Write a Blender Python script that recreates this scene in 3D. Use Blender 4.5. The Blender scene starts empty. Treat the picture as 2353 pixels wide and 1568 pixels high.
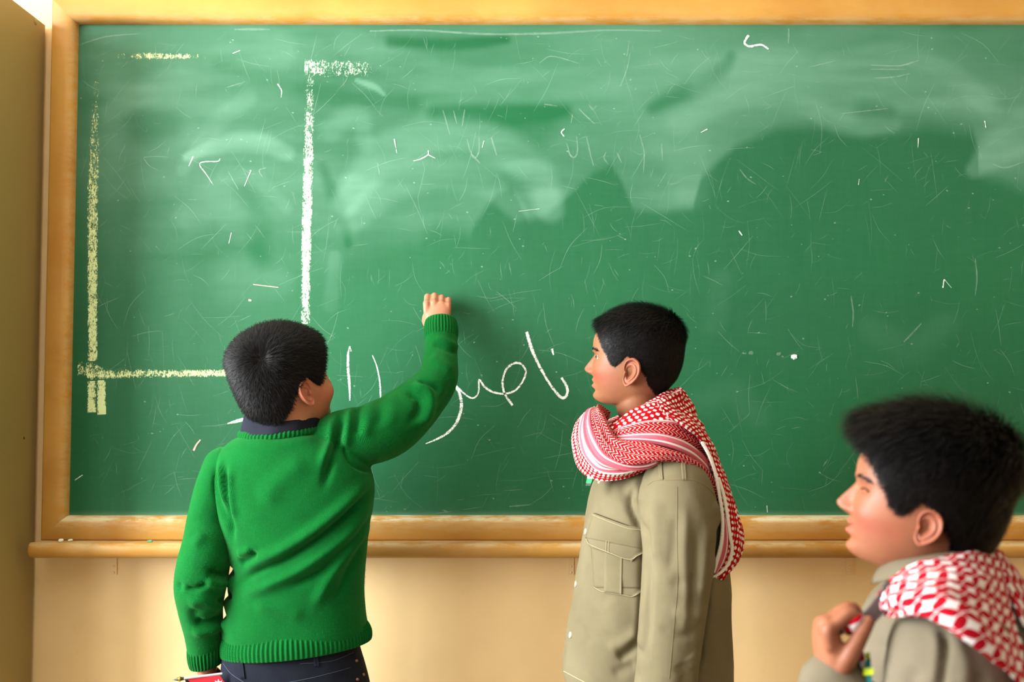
import bpy, bmesh, math, random
import numpy as np
from mathutils import Vector, Matrix
random.seed(7); RNG = np.random.default_rng(7)
SC = bpy.context.scene
COL = SC.collection
# ------------------------------------------------------------ camera
F = 2288.0; W, H = 2353.0, 1568.0
PITCH = math.radians(2.6)
CAM = np.array([0.0, -2.47, 1.30])
cd = bpy.data.cameras.new('camera'); cam = bpy.data.objects.new('camera', cd); COL.objects.link(cam)
cam.location = CAM; cam.rotation_euler = (math.pi / 2 + PITCH, 0, 0)
cd.sensor_width = 36.0; cd.lens = 36.0 * F / W; cd.clip_start = 0.05
cd.dof.use_dof = True; cd.dof.focus_distance = 2.22; cd.dof.aperture_fstop = 3.6
SC.camera = cam
# ------------------------------------------------------------ world, window light and added rear fill, exposure
wd = bpy.data.worlds.new('world'); SC.world = wd; wd.use_nodes = True
wd.node_tree.nodes['Background'].inputs[0].default_value = (0.85, 0.92, 1.0, 1)
wd.node_tree.nodes['Background'].inputs[1].default_value = 0.25
SC.view_settings.view_transform = 'Standard'; SC.view_settings.look = 'None'
SC.view_settings.exposure = -0.12; SC.view_settings.gamma = 1.0; SC.view_settings.use_curve_mapping = False
SC.cycles.max_bounces = 8; SC.cycles.diffuse_bounces = 5; SC.cycles.transparent_max_bounces = 12
SC.cycles.sample_clamp_indirect = 6.0
def daylight(name, loc, size, power, rot, col=(0.93, 0.97, 1.0)):
    l = bpy.data.lights.new(name, 'AREA'); l.shape = 'RECTANGLE'; l.size = size[0]; l.size_y = size[1]
    l.energy = power; l.color = col
    o = bpy.data.objects.new(name, l); COL.objects.link(o); o.location = loc; o.rotation_euler = rot
    return o
# left-hand windows (sky light falling through the openings in wall_left)
WIN_L = [(-2.05, -0.62), (-3.65, -2.35)]
for (y0, y1), pw in zip(WIN_L, (400, 100)):
    daylight('window_daylight', (-2.42, (y0 + y1) / 2, 1.75), (1.9, y1 - y0), pw, (0, -math.pi / 2, 0))
# fill lamp added behind the camera, set at an invented wall opening
daylight('window_daylight', (-0.9, -7.52, 1.90), (2.2, 1.7), 16, (math.pi / 2, 0, 0))

def P(px, py, y):
    """point of the plane y = const seen at photo pixel (px, py)"""
    dx = (px - W / 2) / F; dz = -(py - H / 2) / F
    d = np.array([dx, math.cos(PITCH) - dz * math.sin(PITCH), math.sin(PITCH) + dz * math.cos(PITCH)])
    return CAM + d * ((y - CAM[1]) / d[1])
def MPP(y):  # metres per pixel at depth y (about)
    return (y - CAM[1]) / F
# ------------------------------------------------------------ materials
def srgb(r, g, b):
    f = lambda c: (c / 255) / 12.92 if c / 255 <= 0.04045 else ((c / 255 + 0.055) / 1.055) ** 2.4
    return (f(r), f(g), f(b), 1.0)
class NT:
    def __init__(s, name):
        s.m = bpy.data.materials.new(name); s.m.use_nodes = True; s.t = s.m.node_tree
        s.b = s.t.nodes['Principled BSDF']; s.out = s.t.nodes['Material Output']
    def n(s, typ, props=None, **inp):
        nd = s.t.nodes.new(typ)
        for k, v in (props or {}).items(): setattr(nd, k, v)
        for k, v in inp.items(): s.set(nd, k, v)
        return nd
    def set(s, nd, k, v):
        key = int(k[1:]) if k[0] == 'i' and k[1:].isdigit() else k.replace('_', ' ')
        sock = nd.inputs[key]
        if hasattr(v, 'is_output'): s.t.links.new(v, sock)
        else: sock.default_value = v
    def math(s, op, a, b=0.0, c=0.0, clamp=False):
        nd = s.t.nodes.new('ShaderNodeMath'); nd.operation = op; nd.use_clamp = clamp
        for i, v in enumerate((a, b, c)):
            if hasattr(v, 'is_output'): s.t.links.new(v, nd.inputs[i])
            else: nd.inputs[i].default_value = v
        return nd.outputs[0]
    def mix(s, f, a, b, mode='MIX'):
        nd = s.t.nodes.new('ShaderNodeMix'); nd.data_type = 'RGBA'; nd.blend_type = mode
        for i, v in ((0, f), (6, a), (7, b)):
            if hasattr(v, 'is_output'): s.t.links.new(v, nd.inputs[i])
            else: nd.inputs[i].default_value = v
        return nd.outputs[2]
    def noise(s, scale, detail=3.0, rough=0.55, vec=None, dist=0.0):
        nd = s.t.nodes.new('ShaderNodeTexNoise'); nd.inputs['Scale'].default_value = scale
        nd.inputs['Detail'].default_value = detail; nd.inputs['Roughness'].default_value = rough
        nd.inputs['Distortion'].default_value = dist
        if vec is not None: s.t.links.new(vec, nd.inputs['Vector'])
        return nd.outputs[0]
    def smooth(s, v, a, b, o0=0.0, o1=1.0):
        nd = s.t.nodes.new('ShaderNodeMapRange'); nd.interpolation_type = 'SMOOTHSTEP'
        for i, x in enumerate((v, a, b, o0, o1)):
            if hasattr(x, 'is_output'): s.t.links.new(x, nd.inputs[i])
            else: nd.inputs[i].default_value = x
        return nd.outputs[0]
    def obj(s, scale=None):
        o = s.t.nodes.new('ShaderNodeTexCoord').outputs['Object']
        return s.scale(o, scale) if scale else o
    def scale(s, v, sc):
        nd = s.t.nodes.new('ShaderNodeMapping'); nd.inputs['Scale'].default_value = sc
        s.t.links.new(v, nd.inputs['Vector']); return nd.outputs[0]
    def attr(s, name, out='Fac'):
        nd = s.t.nodes.new('ShaderNodeAttribute'); nd.attribute_name = name; return nd.outputs[out]
    def uv(s):
        nd = s.t.nodes.new('ShaderNodeSeparateXYZ'); a = s.t.nodes.new('ShaderNodeAttribute'); a.attribute_name = 'UVMap'
        s.t.links.new(a.outputs['Vector'], nd.inputs[0]); return nd.outputs[0], nd.outputs[1], nd.outputs[2]
    def bump(s, h, strength=0.3, dist=0.01):
        nd = s.t.nodes.new('ShaderNodeBump'); nd.inputs['Strength'].default_value = strength
        nd.inputs['Distance'].default_value = dist; s.t.links.new(h, nd.inputs['Height'])
        s.t.links.new(nd.outputs[0], s.b.inputs['Normal']); return nd.outputs[0]
    def base(s, c): s.set(s.b, 'Base_Color', c)
    def rough(s, r): s.set(s.b, 'Roughness', r)
    def spec(s, v): s.set(s.b, 'Specular_IOR_Level', v)
def simple(name, col, rough=0.6, spec=0.3, var=0.12, scale=30.0, bump=0.0, metal=0.0):
    t = NT(name); n = t.noise(scale, vec=t.obj())
    d = tuple(c * (1 - var) for c in col[:3]) + (1,)
    t.base(t.mix(n, d, col)); t.rough(rough); t.spec(spec); t.set(t.b, 'Metallic', metal)
    if bump: t.bump(n, bump, 0.002)
    return t.m
# ------------------------------------------------------------ mesh helpers
def mesh_obj(name, verts, faces, mat=None, parent=None, smooth=True, uvs=None):
    me = bpy.data.meshes.new(name)
    v = np.asarray(verts, dtype=float).reshape(-1, 3)
    if parent is not None: v = v - np.array(root_loc(parent))
    if isinstance(faces, np.ndarray) and faces.ndim == 2:
        k = faces.shape[1]; nf = len(faces)
        me.vertices.add(len(v)); me.vertices.foreach_set('co', v.ravel().astype(np.float32))
        me.loops.add(nf * k); me.loops.foreach_set('vertex_index', faces.ravel().astype(np.int32))
        me.polygons.add(nf); me.polygons.foreach_set('loop_start', (np.arange(nf) * k).astype(np.int32))
        me.update(calc_edges=True); me.validate()
    else:
        me.from_pydata(v.tolist(), [], [list(map(int, f)) for f in faces]); me.update()
    if uvs is not None:
        uvs = np.asarray(uvs, dtype=np.float32)
        at = me.attributes.new('UVMap', 'FLOAT_VECTOR', 'POINT')
        at.data.foreach_set('vector', (uvs if uvs.shape[1] == 3 else np.c_[uvs, np.zeros(len(uvs))]).astype(np.float32).ravel())
    me.polygons.foreach_set('use_smooth', np.full(len(me.polygons), smooth))
    if mat: me.materials.append(mat)
    o = bpy.data.objects.new(name, me); COL.objects.link(o)
    if parent is not None: o.parent = parent
    return o
def root_loc(o):
    while o.parent is not None: o = o.parent
    return tuple(o.location)
def thing(name, label, cat, loc=(0, 0, 0), group=None):
    o = bpy.data.objects.new(name, None); COL.objects.link(o); o.location = loc; o.empty_display_size = 0.05
    o['label'] = label; o['category'] = cat
    if group: o['group'] = group
    return o
def tag(o, label, cat, group=None):
    o['label'] = label; o['category'] = cat
    if group: o['group'] = group
    return o
def struct(o): o['kind'] = 'structure'; return o
def grid_faces(nr, nc, wrap=False, off=0):
    i = np.arange(nr - 1)[:, None]; j = np.arange(nc if wrap else nc - 1)[None, :]
    j2 = (j + 1) % nc
    return np.stack([i * nc + j, i * nc + j2, (i + 1) * nc + j2, (i + 1) * nc + j], -1).reshape(-1, 4) + off
def spline(pts, n, closed=False):
    """Catmull-Rom through rows of pts, n samples, evenly in chord length of the first three columns"""
    p = np.asarray(pts, float)
    if closed: q = np.vstack([p[-1], p, p[0], p[1]])
    else: q = np.vstack([2 * p[0] - p[1], p, 2 * p[-1] - p[-2]])
    segs = len(q) - 3; out = []
    for s in range(segs):
        p0, p1, p2, p3 = q[s:s + 4]
        t = np.linspace(0, 1, 24, endpoint=False)[:, None]
        out.append(0.5 * (2 * p1 + (p2 - p0) * t + (2 * p0 - 5 * p1 + 4 * p2 - p3) * t ** 2 + (3 * p1 - p0 - 3 * p2 + p3) * t ** 3))
    o = np.vstack(out + [q[-2][None]])
    k = min(3, o.shape[1]); d = np.r_[0, np.cumsum(np.linalg.norm(np.diff(o[:, :k], axis=0), axis=1))]
    u = np.linspace(0, d[-1], n)
    return np.stack([np.interp(u, d, o[:, c]) for c in range(o.shape[1])], 1)
def frames(c, ref):
    t = np.gradient(c, axis=0); t /= np.linalg.norm(t, axis=1)[:, None] + 1e-12
    r = np.asarray(ref, float); r = np.broadcast_to(r, c.shape)
    a = r - (r * t).sum(1)[:, None] * t; a /= np.linalg.norm(a, axis=1)[:, None] + 1e-9
    return t, a, np.cross(t, a)
def tube(ctrl, n=24, m=20, ref=(0, -1, 0), flat=1.0, caps=True):
    """ctrl rows x,y,z,r (r2 optional) -> verts, quads/cap rings closed by collapsed rings, uvs"""
    s = spline(ctrl, n); c = s[:, :3]; r = s[:, 3]; r2 = s[:, 4] if s.shape[1] > 4 else r * flat
    t, a, b = frames(c, ref)
    if caps:
        k = 5; ph = np.linspace(0, 1, k + 1)[:-1]
        def cap(i, sg):
            C, R, R2 = [], [], []
            for q in (ph if sg < 0 else ph[::-1]):
                ang = (1 - q) * math.pi / 2
                C.append(c[i] + sg * t[i] * math.sin(ang) * min(r[i], r2[i]) * 0.9); R.append(max(r[i] * math.cos(ang), 1e-5)); R2.append(max(r2[i] * math.cos(ang), 1e-5))
            return np.array(C), np.array(R), np.array(R2)
        c0, ra, rb = cap(0, -1); c1, rc, rd = cap(-1, 1)
        c = np.vstack([c0, c, c1]); a = np.vstack([np.repeat(a[:1], k, 0), a, np.repeat(a[-1:], k, 0)]); b = np.vstack([np.repeat(b[:1], k, 0), b, np.repeat(b[-1:], k, 0)])
        r = np.r_[ra, r, rc]; r2 = np.r_[rb, r2, rd]
    th = np.linspace(0, 2 * math.pi, m, endpoint=False)
    v = c[:, None] + a[:, None] * (r2[:, None] * np.cos(th))[..., None] + b[:, None] * (r[:, None] * np.sin(th))[..., None]
    L = np.r_[0, np.cumsum(np.linalg.norm(np.diff(c, axis=0), axis=1))]
    uv = np.stack(np.broadcast_arrays((th / (2 * math.pi))[None], L[:, None]), -1).reshape(-1, 2)
    return v.reshape(-1, 3), grid_faces(len(c), m, True), uv
def join(parts):
    V, Fc, o = [], [], 0
    for p in parts:
        V.append(p[0]); Fc.append(np.asarray(p[1]) + o); o += len(p[0])
    return np.vstack(V), np.vstack(Fc)
def read_mesh(me):
    v = np.empty(len(me.vertices) * 3, np.float32); me.vertices.foreach_get('co', v)
    n = np.empty(len(me.vertices) * 3, np.float32); me.vertex_normals.foreach_get('vector', n)
    return v.reshape(-1, 3).astype(float), n.reshape(-1, 3).astype(float)
def remesh(v, f, voxel, smooth_it=4, smooth_f=0.5):
    """union of overlapping closed shells into one continuous surface"""
    me = bpy.data.meshes.new('tmp'); me.from_pydata(np.asarray(v).tolist(), [], np.asarray(f).tolist()); me.update()
    bm = bmesh.new(); bm.from_mesh(me)
    bmesh.ops.recalc_face_normals(bm, faces=bm.faces); bm.to_mesh(me); bm.free()
    o = bpy.data.objects.new('tmp', me); COL.objects.link(o)
    m = o.modifiers.new('r', 'REMESH'); m.mode = 'VOXEL'; m.voxel_size = voxel; m.adaptivity = 0
    if smooth_it:
        s = o.modifiers.new('s', 'SMOOTH'); s.factor = smooth_f; s.iterations = smooth_it
    dg = bpy.context.evaluated_depsgraph_get(); ev = o.evaluated_get(dg)
    me2 = bpy.data.meshes.new_from_object(ev)
    bpy.data.objects.remove(o); bpy.data.meshes.remove(me)
    vv, nn = read_mesh(me2)
    k = np.empty(len(me2.loops), np.int32); me2.loops.foreach_get('vertex_index', k)
    tot = np.empty(len(me2.polygons), np.int32); me2.polygons.foreach_get('loop_total', tot)
    if (tot == 4).all(): ff = k.reshape(-1, 4)
    else:
        st = np.r_[0, np.cumsum(tot)[:-1]]; ff = np.array([[k[a], k[a + 1], k[a + 2], k[a + (3 if c > 3 else 2)]] for a, c in zip(st, tot)])
    bpy.data.meshes.remove(me2)
    return vv, nn, ff
def vnormals(v, f):
    n = np.zeros_like(v); q = v[f]
    fn = np.cross(q[:, 2] - q[:, 0], q[:, 3] - q[:, 1])
    for k in range(4): np.add.at(n, f[:, k], fn)
    return n / (np.linalg.norm(n, axis=1)[:, None] + 1e-12)
def pdist2(p, poly):
    """2D distance from points to a polyline, with the position 0..1 along it"""
    best = np.full(len(p), 1e9); pos = np.zeros(len(p)); n = len(poly) - 1
    for i in range(n):
        a, b = poly[i], poly[i + 1]; ab = b - a
        t = np.clip(((p - a) @ ab) / (ab @ ab + 1e-12), 0, 1)
        d = np.linalg.norm(p - (a + t[:, None] * ab), axis=1)
        m = d < best; best[m] = d[m]; pos[m] = (i + t[m]) / n
    return best, pos
def folds(v, f, strokes, ydepth, facing=(0, -1, 0), taper=True, sm=40):
    """raise (amp > 0) or press in (amp < 0) cloth along creases; strokes: (pixel polyline, width px, amp m)"""
    n = vnormals(v, f); fac = np.clip((n @ np.array(facing, float)) * 1.6 + 0.35, 0, 1)
    disp = np.zeros(len(v)); s = MPP(ydepth)
    for poly, w, amp in strokes:
        q = np.array([P(x, y, ydepth) for x, y in poly]); q = spline(q, sm)[:, [0, 2]]
        d, t = pdist2(v[:, [0, 2]], q)
        e = np.clip(np.minimum(t, 1 - t) * 5 + 0.15, 0, 1) if taper else 1.0
        disp += amp * np.exp(-(d / (w * s)) ** 2) * e
    return v + n * (disp * fac)[:, None]
def set_attr(o, name, vals):
    at = o.data.attributes.new(name, 'FLOAT', 'POINT'); at.data.foreach_set('value', np.asarray(vals, np.float32))
def set_uv(o, uv):
    at = o.data.attributes.new('UVMap', 'FLOAT_VECTOR', 'POINT')
    at.data.foreach_set('vector', (uv if uv.shape[1] == 3 else np.c_[uv, np.zeros(len(uv))]).astype(np.float32).ravel())
def box(x0, x1, y0, y1, z0, z1):
    v = np.array([[x, y, z] for x in (x0, x1) for y in (y0, y1) for z in (z0, z1)], float)
    f = np.array([[0, 1, 3, 2], [4, 6, 7, 5], [0, 4, 5, 1], [2, 3, 7, 6], [0, 2, 6, 4], [1, 5, 7, 3]])
    return v, f
def bevel(o, w=0.003, seg=2):
    bm = bmesh.new(); bm.from_mesh(o.data)
    bmesh.ops.bevel(bm, geom=bm.edges[:], offset=w, segments=seg, affect='EDGES', profile=0.6)
    bm.to_mesh(o.data); bm.free(); return o
def sphere(c, r, n=14, m=18, sc=(1, 1, 1)):
    t = np.linspace(0.02, math.pi - 0.02, n)[:, None]; p = np.linspace(0, 2 * math.pi, m, endpoint=False)[None]
    v = np.stack(np.broadcast_arrays(np.sin(t) * np.cos(p) * sc[0], np.sin(t) * np.sin(p) * sc[1], np.cos(t) * sc[2]), -1).reshape(-1, 3) * r + np.asarray(c)
    return v, grid_faces(n, m, True)
# ============================================================ the room
def wall_material(name, col, dirt=0.25):
    t = NT(name); o = t.obj()
    a = t.noise(1.7, 4, 0.6, o); b = t.noise(60, 3, 0.6, o); c = t.noise(9, 5, 0.7, o)
    base = t.mix(t.smooth(a, 0.35, 0.75), col, tuple(x * 0.86 for x in col[:3]) + (1,))
    base = t.mix(t.math('MULTIPLY', t.smooth(c, 0.60, 0.78), dirt), base, srgb(196, 150, 90))
    t.base(base); t.rough(0.62); t.spec(0.25); t.bump(b, 0.08, 0.003); return t.m
M_WALL = wall_material('cream_paint', srgb(246, 214, 158))
M_CEIL = wall_material('white_paint', srgb(238, 234, 222), 0.05)
M_FLOOR = simple('terrazzo', srgb(128, 118, 104), 0.4, 0.4, 0.3, 90)
RX0, RX1, RY0, RY1, RZ = -2.30, 4.5, -7.5, 0.0, 2.95
struct(mesh_obj('floor', *box(RX0, RX1, RY0, 0.1, -0.08, 0), M_FLOOR, smooth=False))
struct(mesh_obj('ceiling', *box(RX0, RX1, RY0, 0.1, RZ, RZ + 0.08), M_CEIL, smooth=False))
struct(mesh_obj('wall_back', *box(RX0 - 0.1, RX1 + 0.1, 0.0, 0.12, 0, RZ), M_WALL, smooth=False))
struct(mesh_obj('wall_right', *box(RX1, RX1 + 0.1, RY0, 0.0, 0, RZ), M_WALL, smooth=False))
def wall_with_windows(name, axis, pos, a0, a1, wins, z0, z1):
    """wall in pieces around its openings (axis 0: plane x = pos, axis 1: plane y = pos)"""
    V = []
    cuts = sorted(wins); edges = [a0] + [e for w in cuts for e in w] + [a1]
    for i in range(0, len(edges), 2): V.append((edges[i], edges[i + 1], 0, RZ))
    for w in cuts: V += [(w[0], w[1], 0, z0), (w[0], w[1], z1, RZ)]
    parts = []
    for p, q, a, b in V:
        parts.append(box(pos - 0.1, pos, p, q, a, b) if axis == 0 else box(p, q, pos - 0.1, pos, a, b))
    return struct(mesh_obj(name, *join(parts), M_WALL, smooth=False))
wall_with_windows('wall_left', 0, RX0, RY0, 0.0, WIN_L, 0.80, 2.70)
wall_with_windows('wall_front', 1, RY0, RX0 - 0.1, RX1 + 0.1, [(-2.0, 0.2)], 1.05, 2.75)  # opening on the camera side is made up for the added fill lamp
M_ALU = simple('window_frame_paint', srgb(225, 222, 212), 0.4, 0.4, 0.05)
for i, (y0, y1) in enumerate(WIN_L):
    w = struct(mesh_obj('window_%d' % (i + 1), *join([box(RX0 - 0.07, RX0 - 0.03, y0, y1, 0.80, 0.84), box(RX0 - 0.07, RX0 - 0.03, y0, y1, 2.66, 2.70),
        box(RX0 - 0.07, RX0 - 0.03, y0, y0 + 0.04, 0.84, 2.66), box(RX0 - 0.07, RX0 - 0.03, y1 - 0.04, y1, 0.84, 2.66),
        box(RX0 - 0.07, RX0 - 0.03, (y0 + y1) / 2 - 0.02, (y0 + y1) / 2 + 0.02, 0.84, 2.66)]), M_ALU, smooth=False))
# ============================================================ blackboard
YB = -0.020                                       # face of the writing surface
BX0 = P(171, 620, YB)[0]; BX1 = 1.75
BZ1 = P(1100, 58, YB)[2]; BZ0 = P(900, 1184, YB)[2]
def paint_yellow(name):
    t = NT(name); o = t.obj()
    a = t.noise(3.0, 4, 0.6, t.obj((1, 1, 1))); b = t.noise(9, 5, 0.7, t.obj((1, 1, 1))); c = t.noise(180, 2, 0.5, o)
    col = t.mix(t.smooth(a, 0.3, 0.7), srgb(190, 142, 66), srgb(176, 122, 48))
    col = t.mix(t.math('MULTIPLY', t.smooth(b, 0.56, 0.78), 0.30), col, srgb(140, 90, 32))
    ch = t.attr('chalk'); e = t.noise(35, 4, 0.7, t.obj((0.35, 1, 1.5)))
    col = t.mix(t.math('MULTIPLY', ch, t.smooth(e, 0.35, 0.62)), col, srgb(206, 194, 156))
    t.base(col); t.rough(0.42); t.spec(0.35); t.bump(c, 0.05, 0.002); return t.m
M_YEL = paint_yellow('ochre_gloss_paint')
# writing surface: grid that carries the chalk dust left by the duster
board = thing('blackboard', 'large green chalkboard in ochre wooden frame, chalk writing and wiped dust on it', 'blackboard', (0.3, 0.0, BZ0))
GX, GZ = np.linspace(BX0 - 0.02, BX1 + 0.02, 590), np.linspace(BZ0 - 0.02, BZ1 + 0.02, 250)
gx, gz = np.meshgrid(GX, GZ)
gp = np.c_[gx.ravel(), gz.ravel()]
def B2(px, py): return P(px, py, YB)[[0, 2]]
def poly2(pts, n=26): return spline(np.array([B2(*p) for p in pts]), n)
S1 = MPP(YB)
def fbm(p, scale, seed, octaves=4, ax=1.0):
    """value noise on 2D points"""
    r = np.random.default_rng(seed); out = np.zeros(len(p)); amp = 1.0; tot = 0
    for o in range(octaves):
        tb = r.random((64, 64)); q = p * np.array([ax, 1.0]) * scale * 2 ** o + o * 13.7
        i = np.floor(q).astype(int); fr = q - i; fr = fr * fr * (3 - 2 * fr)
        g = lambda a, b: tb[(i[:, 0] + a) % 64, (i[:, 1] + b) % 64]
        out += amp * ((g(0, 0) * (1 - fr[:, 0]) + g(1, 0) * fr[:, 0]) * (1 - fr[:, 1]) + (g(0, 1) * (1 - fr[:, 0]) + g(1, 1) * fr[:, 0]) * fr[:, 1])
        tot += amp; amp *= 0.55
    return out / tot
def sstep(x, a, b):
    t = np.clip((x - a) / (b - a), 0, 1); return t * t * (3 - 2 * t)
def band(pts, w, soft=0.35):
    d, t = pdist2(gp, poly2(pts)); w = np.interp(t, np.linspace(0, 1, len(w)), w) if isinstance(w, (list, tuple)) else w
    return 1 - sstep(d / (w * S1), 1 - soft, 1 + soft), t
pxg = (gp - np.array([0, 0])); 
lowline = [(160, 470), (300, 560), (420, 600), (560, 560), (690, 560), (760, 600), (800, 560), (900, 552), (960, 548), (1000, 520), (1080, 535), (1105, 495), (1140, 445), (1175, 430), (1195, 470), (1212, 508), (1255, 495), (1300, 455), (1365, 395), (1405, 376), (1430, 420), (1455, 482), (1520, 487), (1592, 478), (1612, 405), (1690, 335), (1790, 293), (1900, 288), (1990, 302), (2060, 300), (2130, 288), (2235, 300), (2246, 335), (2218, 388), (2290, 410), (2400, 455), (3000, 600)]
ll = np.array([B2(*p) for p in lowline])
zl = np.interp(gp[:, 0], ll[:, 0], ll[:, 1])
edge_soft = np.interp(gp[:, 0], [B2(x, 0)[0] for x in (170, 700, 900, 1150, 1700, 1900)], [0.16, 0.11, 0.05, 0.013, 0.018, 0.03])
upper = sstep(gp[:, 1] - zl, -edge_soft, edge_soft)
n1 = fbm(gp, 2.2, 1, 4, 0.7); n2 = fbm(gp, 5.5, 2, 5, 0.45); n3 = fbm(gp, 26, 3, 3, 0.18)
dust = 0.055 + 0.06 * (n1 - 0.5) + upper * (0.20 + 0.44 * (n1 - 0.5) + 0.30 * (n2 - 0.5) + 0.22 * (n3 - 0.5))
lft = 1 - sstep(gp[:, 0], B2(640, 0)[0], B2(820, 0)[0]); dust = dust + lft * (0.10 + .16 * (n2 - .5)) * sstep(gp[:, 1], B2(0, 1050)[1], B2(0, 500)[1])
def add(pts, w, a, soft=0.5, streak=0.5):
    global dust
    m, t = band(pts, w, soft); dust = dust + a * m * (1 - streak + streak * 2 * n3)
# arcs left by the duster
add([(790, 470), (880, 355), (1010, 310), (1130, 330), (1230, 400), (1265, 480)], [30, 42, 46, 46, 44, 30], 0.26)
add([(800, 520), (900, 430), (1010, 395), (1120, 420), (1190, 490)], [26, 34, 36, 34, 20], 0.14)
add([(1270, 420), (1330, 330), (1440, 300), (1560, 330), (1590, 440)], [40, 60, 70, 60, 40], 0.10)
add([(1560, 280), (1700, 225), (1830, 235), (1950, 290), (2050, 285)], [30, 26, 24, 26, 20], 0.13)
add([(1620, 190), (1800, 150), (1950, 215), (2100, 200), (2250, 235)], [40, 60, 70, 60, 50], 0.17)
add([(1900, 140), (2060, 125), (2200, 180), (2280, 260)], [20, 26, 26, 24], 0.12)
add([(2353, 300), (2300, 340), (2240, 390)], [60, 46, 20], 0.26)
add([(430, 360), (520, 330), (600, 330), (660, 352)], [10, 18, 22, 16], 0.34, 0.6)
add([(420, 390), (500, 280), (570, 225)], [14, 22, 20], 0.12)
add([(520, 400), (600, 420), (660, 480)], [20, 18, 12], 0.09)
add([(440, 500), (500, 470), (560, 520)], [40, 50, 40], 0.13)
add([(250, 260), (420, 170), (640, 120)], [20, 40, 40], 0.10)
add([(800, 95), (1000, 175), (1300, 190), (1600, 170)], [30, 40, 44, 40], 0.11)
add([(760, 300), (820, 260), (840, 330)], [24, 22, 18], 0.16, 0.7)
add([(820, 185), (860, 200), (882, 217)], [5, 8, 4], 0.35, 0.5, 0.2)
add([(540, 640), (640, 650)], [50, 30], 0.14, 0.7)
add([(770, 590), (760, 700)], [14, 18], 0.10)
add([(2000, 760), (2090, 800), (2180, 740)], [24, 36, 24], 0.06, 0.8)
add([(1610, 930), (1680, 900), (1740, 960)], [26, 30, 26], 0.06, 0.8)
add([(1660, 640), (1640, 740)], [24, 24], 0.06, 0.8)
add([(900, 95), (1050, 100), (1160, 90)], [14, 16, 12], -0.24, 0.9)
add([(1000, 265), (1150, 262), (1300, 255)], [18, 26, 14], -0.24, 0.9)
add([(1500, 250), (1650, 165), (1680, 130)], [14, 22, 12], -0.26, 0.9)
add([(330, 300), (390, 290)], [40, 30], -0.20, 0.9)
add([(1990, 255), (2040, 260)], [26, 20], -0.22, 0.7)
add([(560, 440), (590, 520), (600, 600)], [20, 26, 22], -0.12, 0.9)
add([(740, 380), (790, 520), (800, 560)], [10, 16, 8], -0.16, 0.9)
add([(500, 150), (720, 210), (950, 240)], [14, 22, 20], -0.12, 0.9)
# dust reduced close to the left rail, chalk settled along the lower edge
zb = gp[:, 1] - BZ0; dust += 0.35 * np.exp(-(zb / 0.006) ** 2) + 0.10 * np.exp(-(zb / 0.04) ** 2) * n2
xl = gp[:, 0] - BX0; dust *= 1 - 0.35 * np.exp(-(xl / 0.035) ** 2)
dust = np.clip(dust, 0, 1)
t = NT('green_chalkboard'); o = t.obj()
du = t.attr('dust')
f1 = t.noise(500, 2, 0.6, o); f2 = t.noise(70, 4, 0.7, t.obj((0.25, 1, 1.6))); f3 = t.noise(40, 4, 0.7, t.obj((1.6, 1, 0.2)))
amt = t.math('ADD', du, t.math('MULTIPLY', t.math('SUBTRACT', t.math('ADD', f2, f3), 1.0), 0.06))
amt = t.math('ADD', amt, t.math('MULTIPLY', t.math('SUBTRACT', f1, 0.5), 0.10), clamp=True)
big = t.noise(1.3, 3, 0.5, o)
green = t.mix(t.smooth(big, 0.3, 0.7), srgb(5, 89, 48), srgb(4, 78, 42))
t.base(t.mix(amt, green, srgb(106, 152, 128))); t.rough(0.62); t.spec(0.28); t.bump(f1, 0.05, 0.001)
M_BOARD = t.m
pan = mesh_obj('writing_surface', np.c_[gp[:, 0], np.full(len(gp), YB), gp[:, 1]], grid_faces(len(GZ), len(GX)), M_BOARD, board)
set_attr(pan, 'dust', dust)
# mitred frame, four members
PROF = [(0.000, -0.016), (0.001, -0.024), (0.004, -0.034), (0.009, -0.041), (0.016, -0.0445), (0.022, -0.045), (0.054, -0.045), (0.0575, -0.043), (0.0585, -0.040), (0.0585, 0.0)]
FR = {}
for side in ('top', 'left', 'bottom', 'right'):
    V, ch = [], []
    n = 60
    for u, y in PROF:
        x0, x1, z0, z1 = BX0 - u, BX1 + u, BZ0 - u, BZ1 + u
        a, b = {'top': ((x0, z1), (x1, z1)), 'bottom': ((x1, z0), (x0, z0)), 'left': ((x0, z0), (x0, z1)), 'right': ((x1, z1), (x1, z0))}[side]
        for q in np.linspace(0, 1, n):
            V.append((a[0] + (b[0] - a[0]) * q, y, a[1] + (b[1] - a[1]) * q))
            ch.append((1.0 if u < 0.012 else 0.25 * (u < 0.03)) * {'bottom': 1.0, 'left': 0.22, 'top': 0.25, 'right': 0.3}[side])
    fr = mesh_obj('frame_rail', V, grid_faces(len(PROF), n), M_YEL, board); set_attr(fr, 'chalk', ch); FR[side] = fr
# ------------------------------------------------------------ chalk on the board
def chalk_mat(name, col, cover, scale, stretch=(1, 1, 1), soft=0.08, alpha=1.0):
    t = NT(name); a = t.attr('cover')
    n = t.noise(scale, 4, 0.65, t.obj(stretch), 0.6); n2 = t.noise(scale * 0.22, 3, 0.6, t.obj(stretch))
    th = t.math('ADD', n, t.math('MULTIPLY', t.math('SUBTRACT', n2, 0.5), 0.5))
    lim = t.math('SUBTRACT', 1.0, t.math('MULTIPLY', a, cover))
    m = t.smooth(th, t.math('SUBTRACT', lim, soft), t.math('ADD', lim, soft))
    t.base(col); t.rough(0.9); t.spec(0.1); t.set(t.b, 'Alpha', t.math('MULTIPLY', m, alpha)); return t.m
M_CH_W = chalk_mat('white_chalk', srgb(232, 238, 230), 0.60, 420, soft=0.14)
M_CH_BAR = chalk_mat('pale_yellow_chalk', srgb(206, 222, 164), 0.58, 230, (1.5, 1, 0.8))
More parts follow.
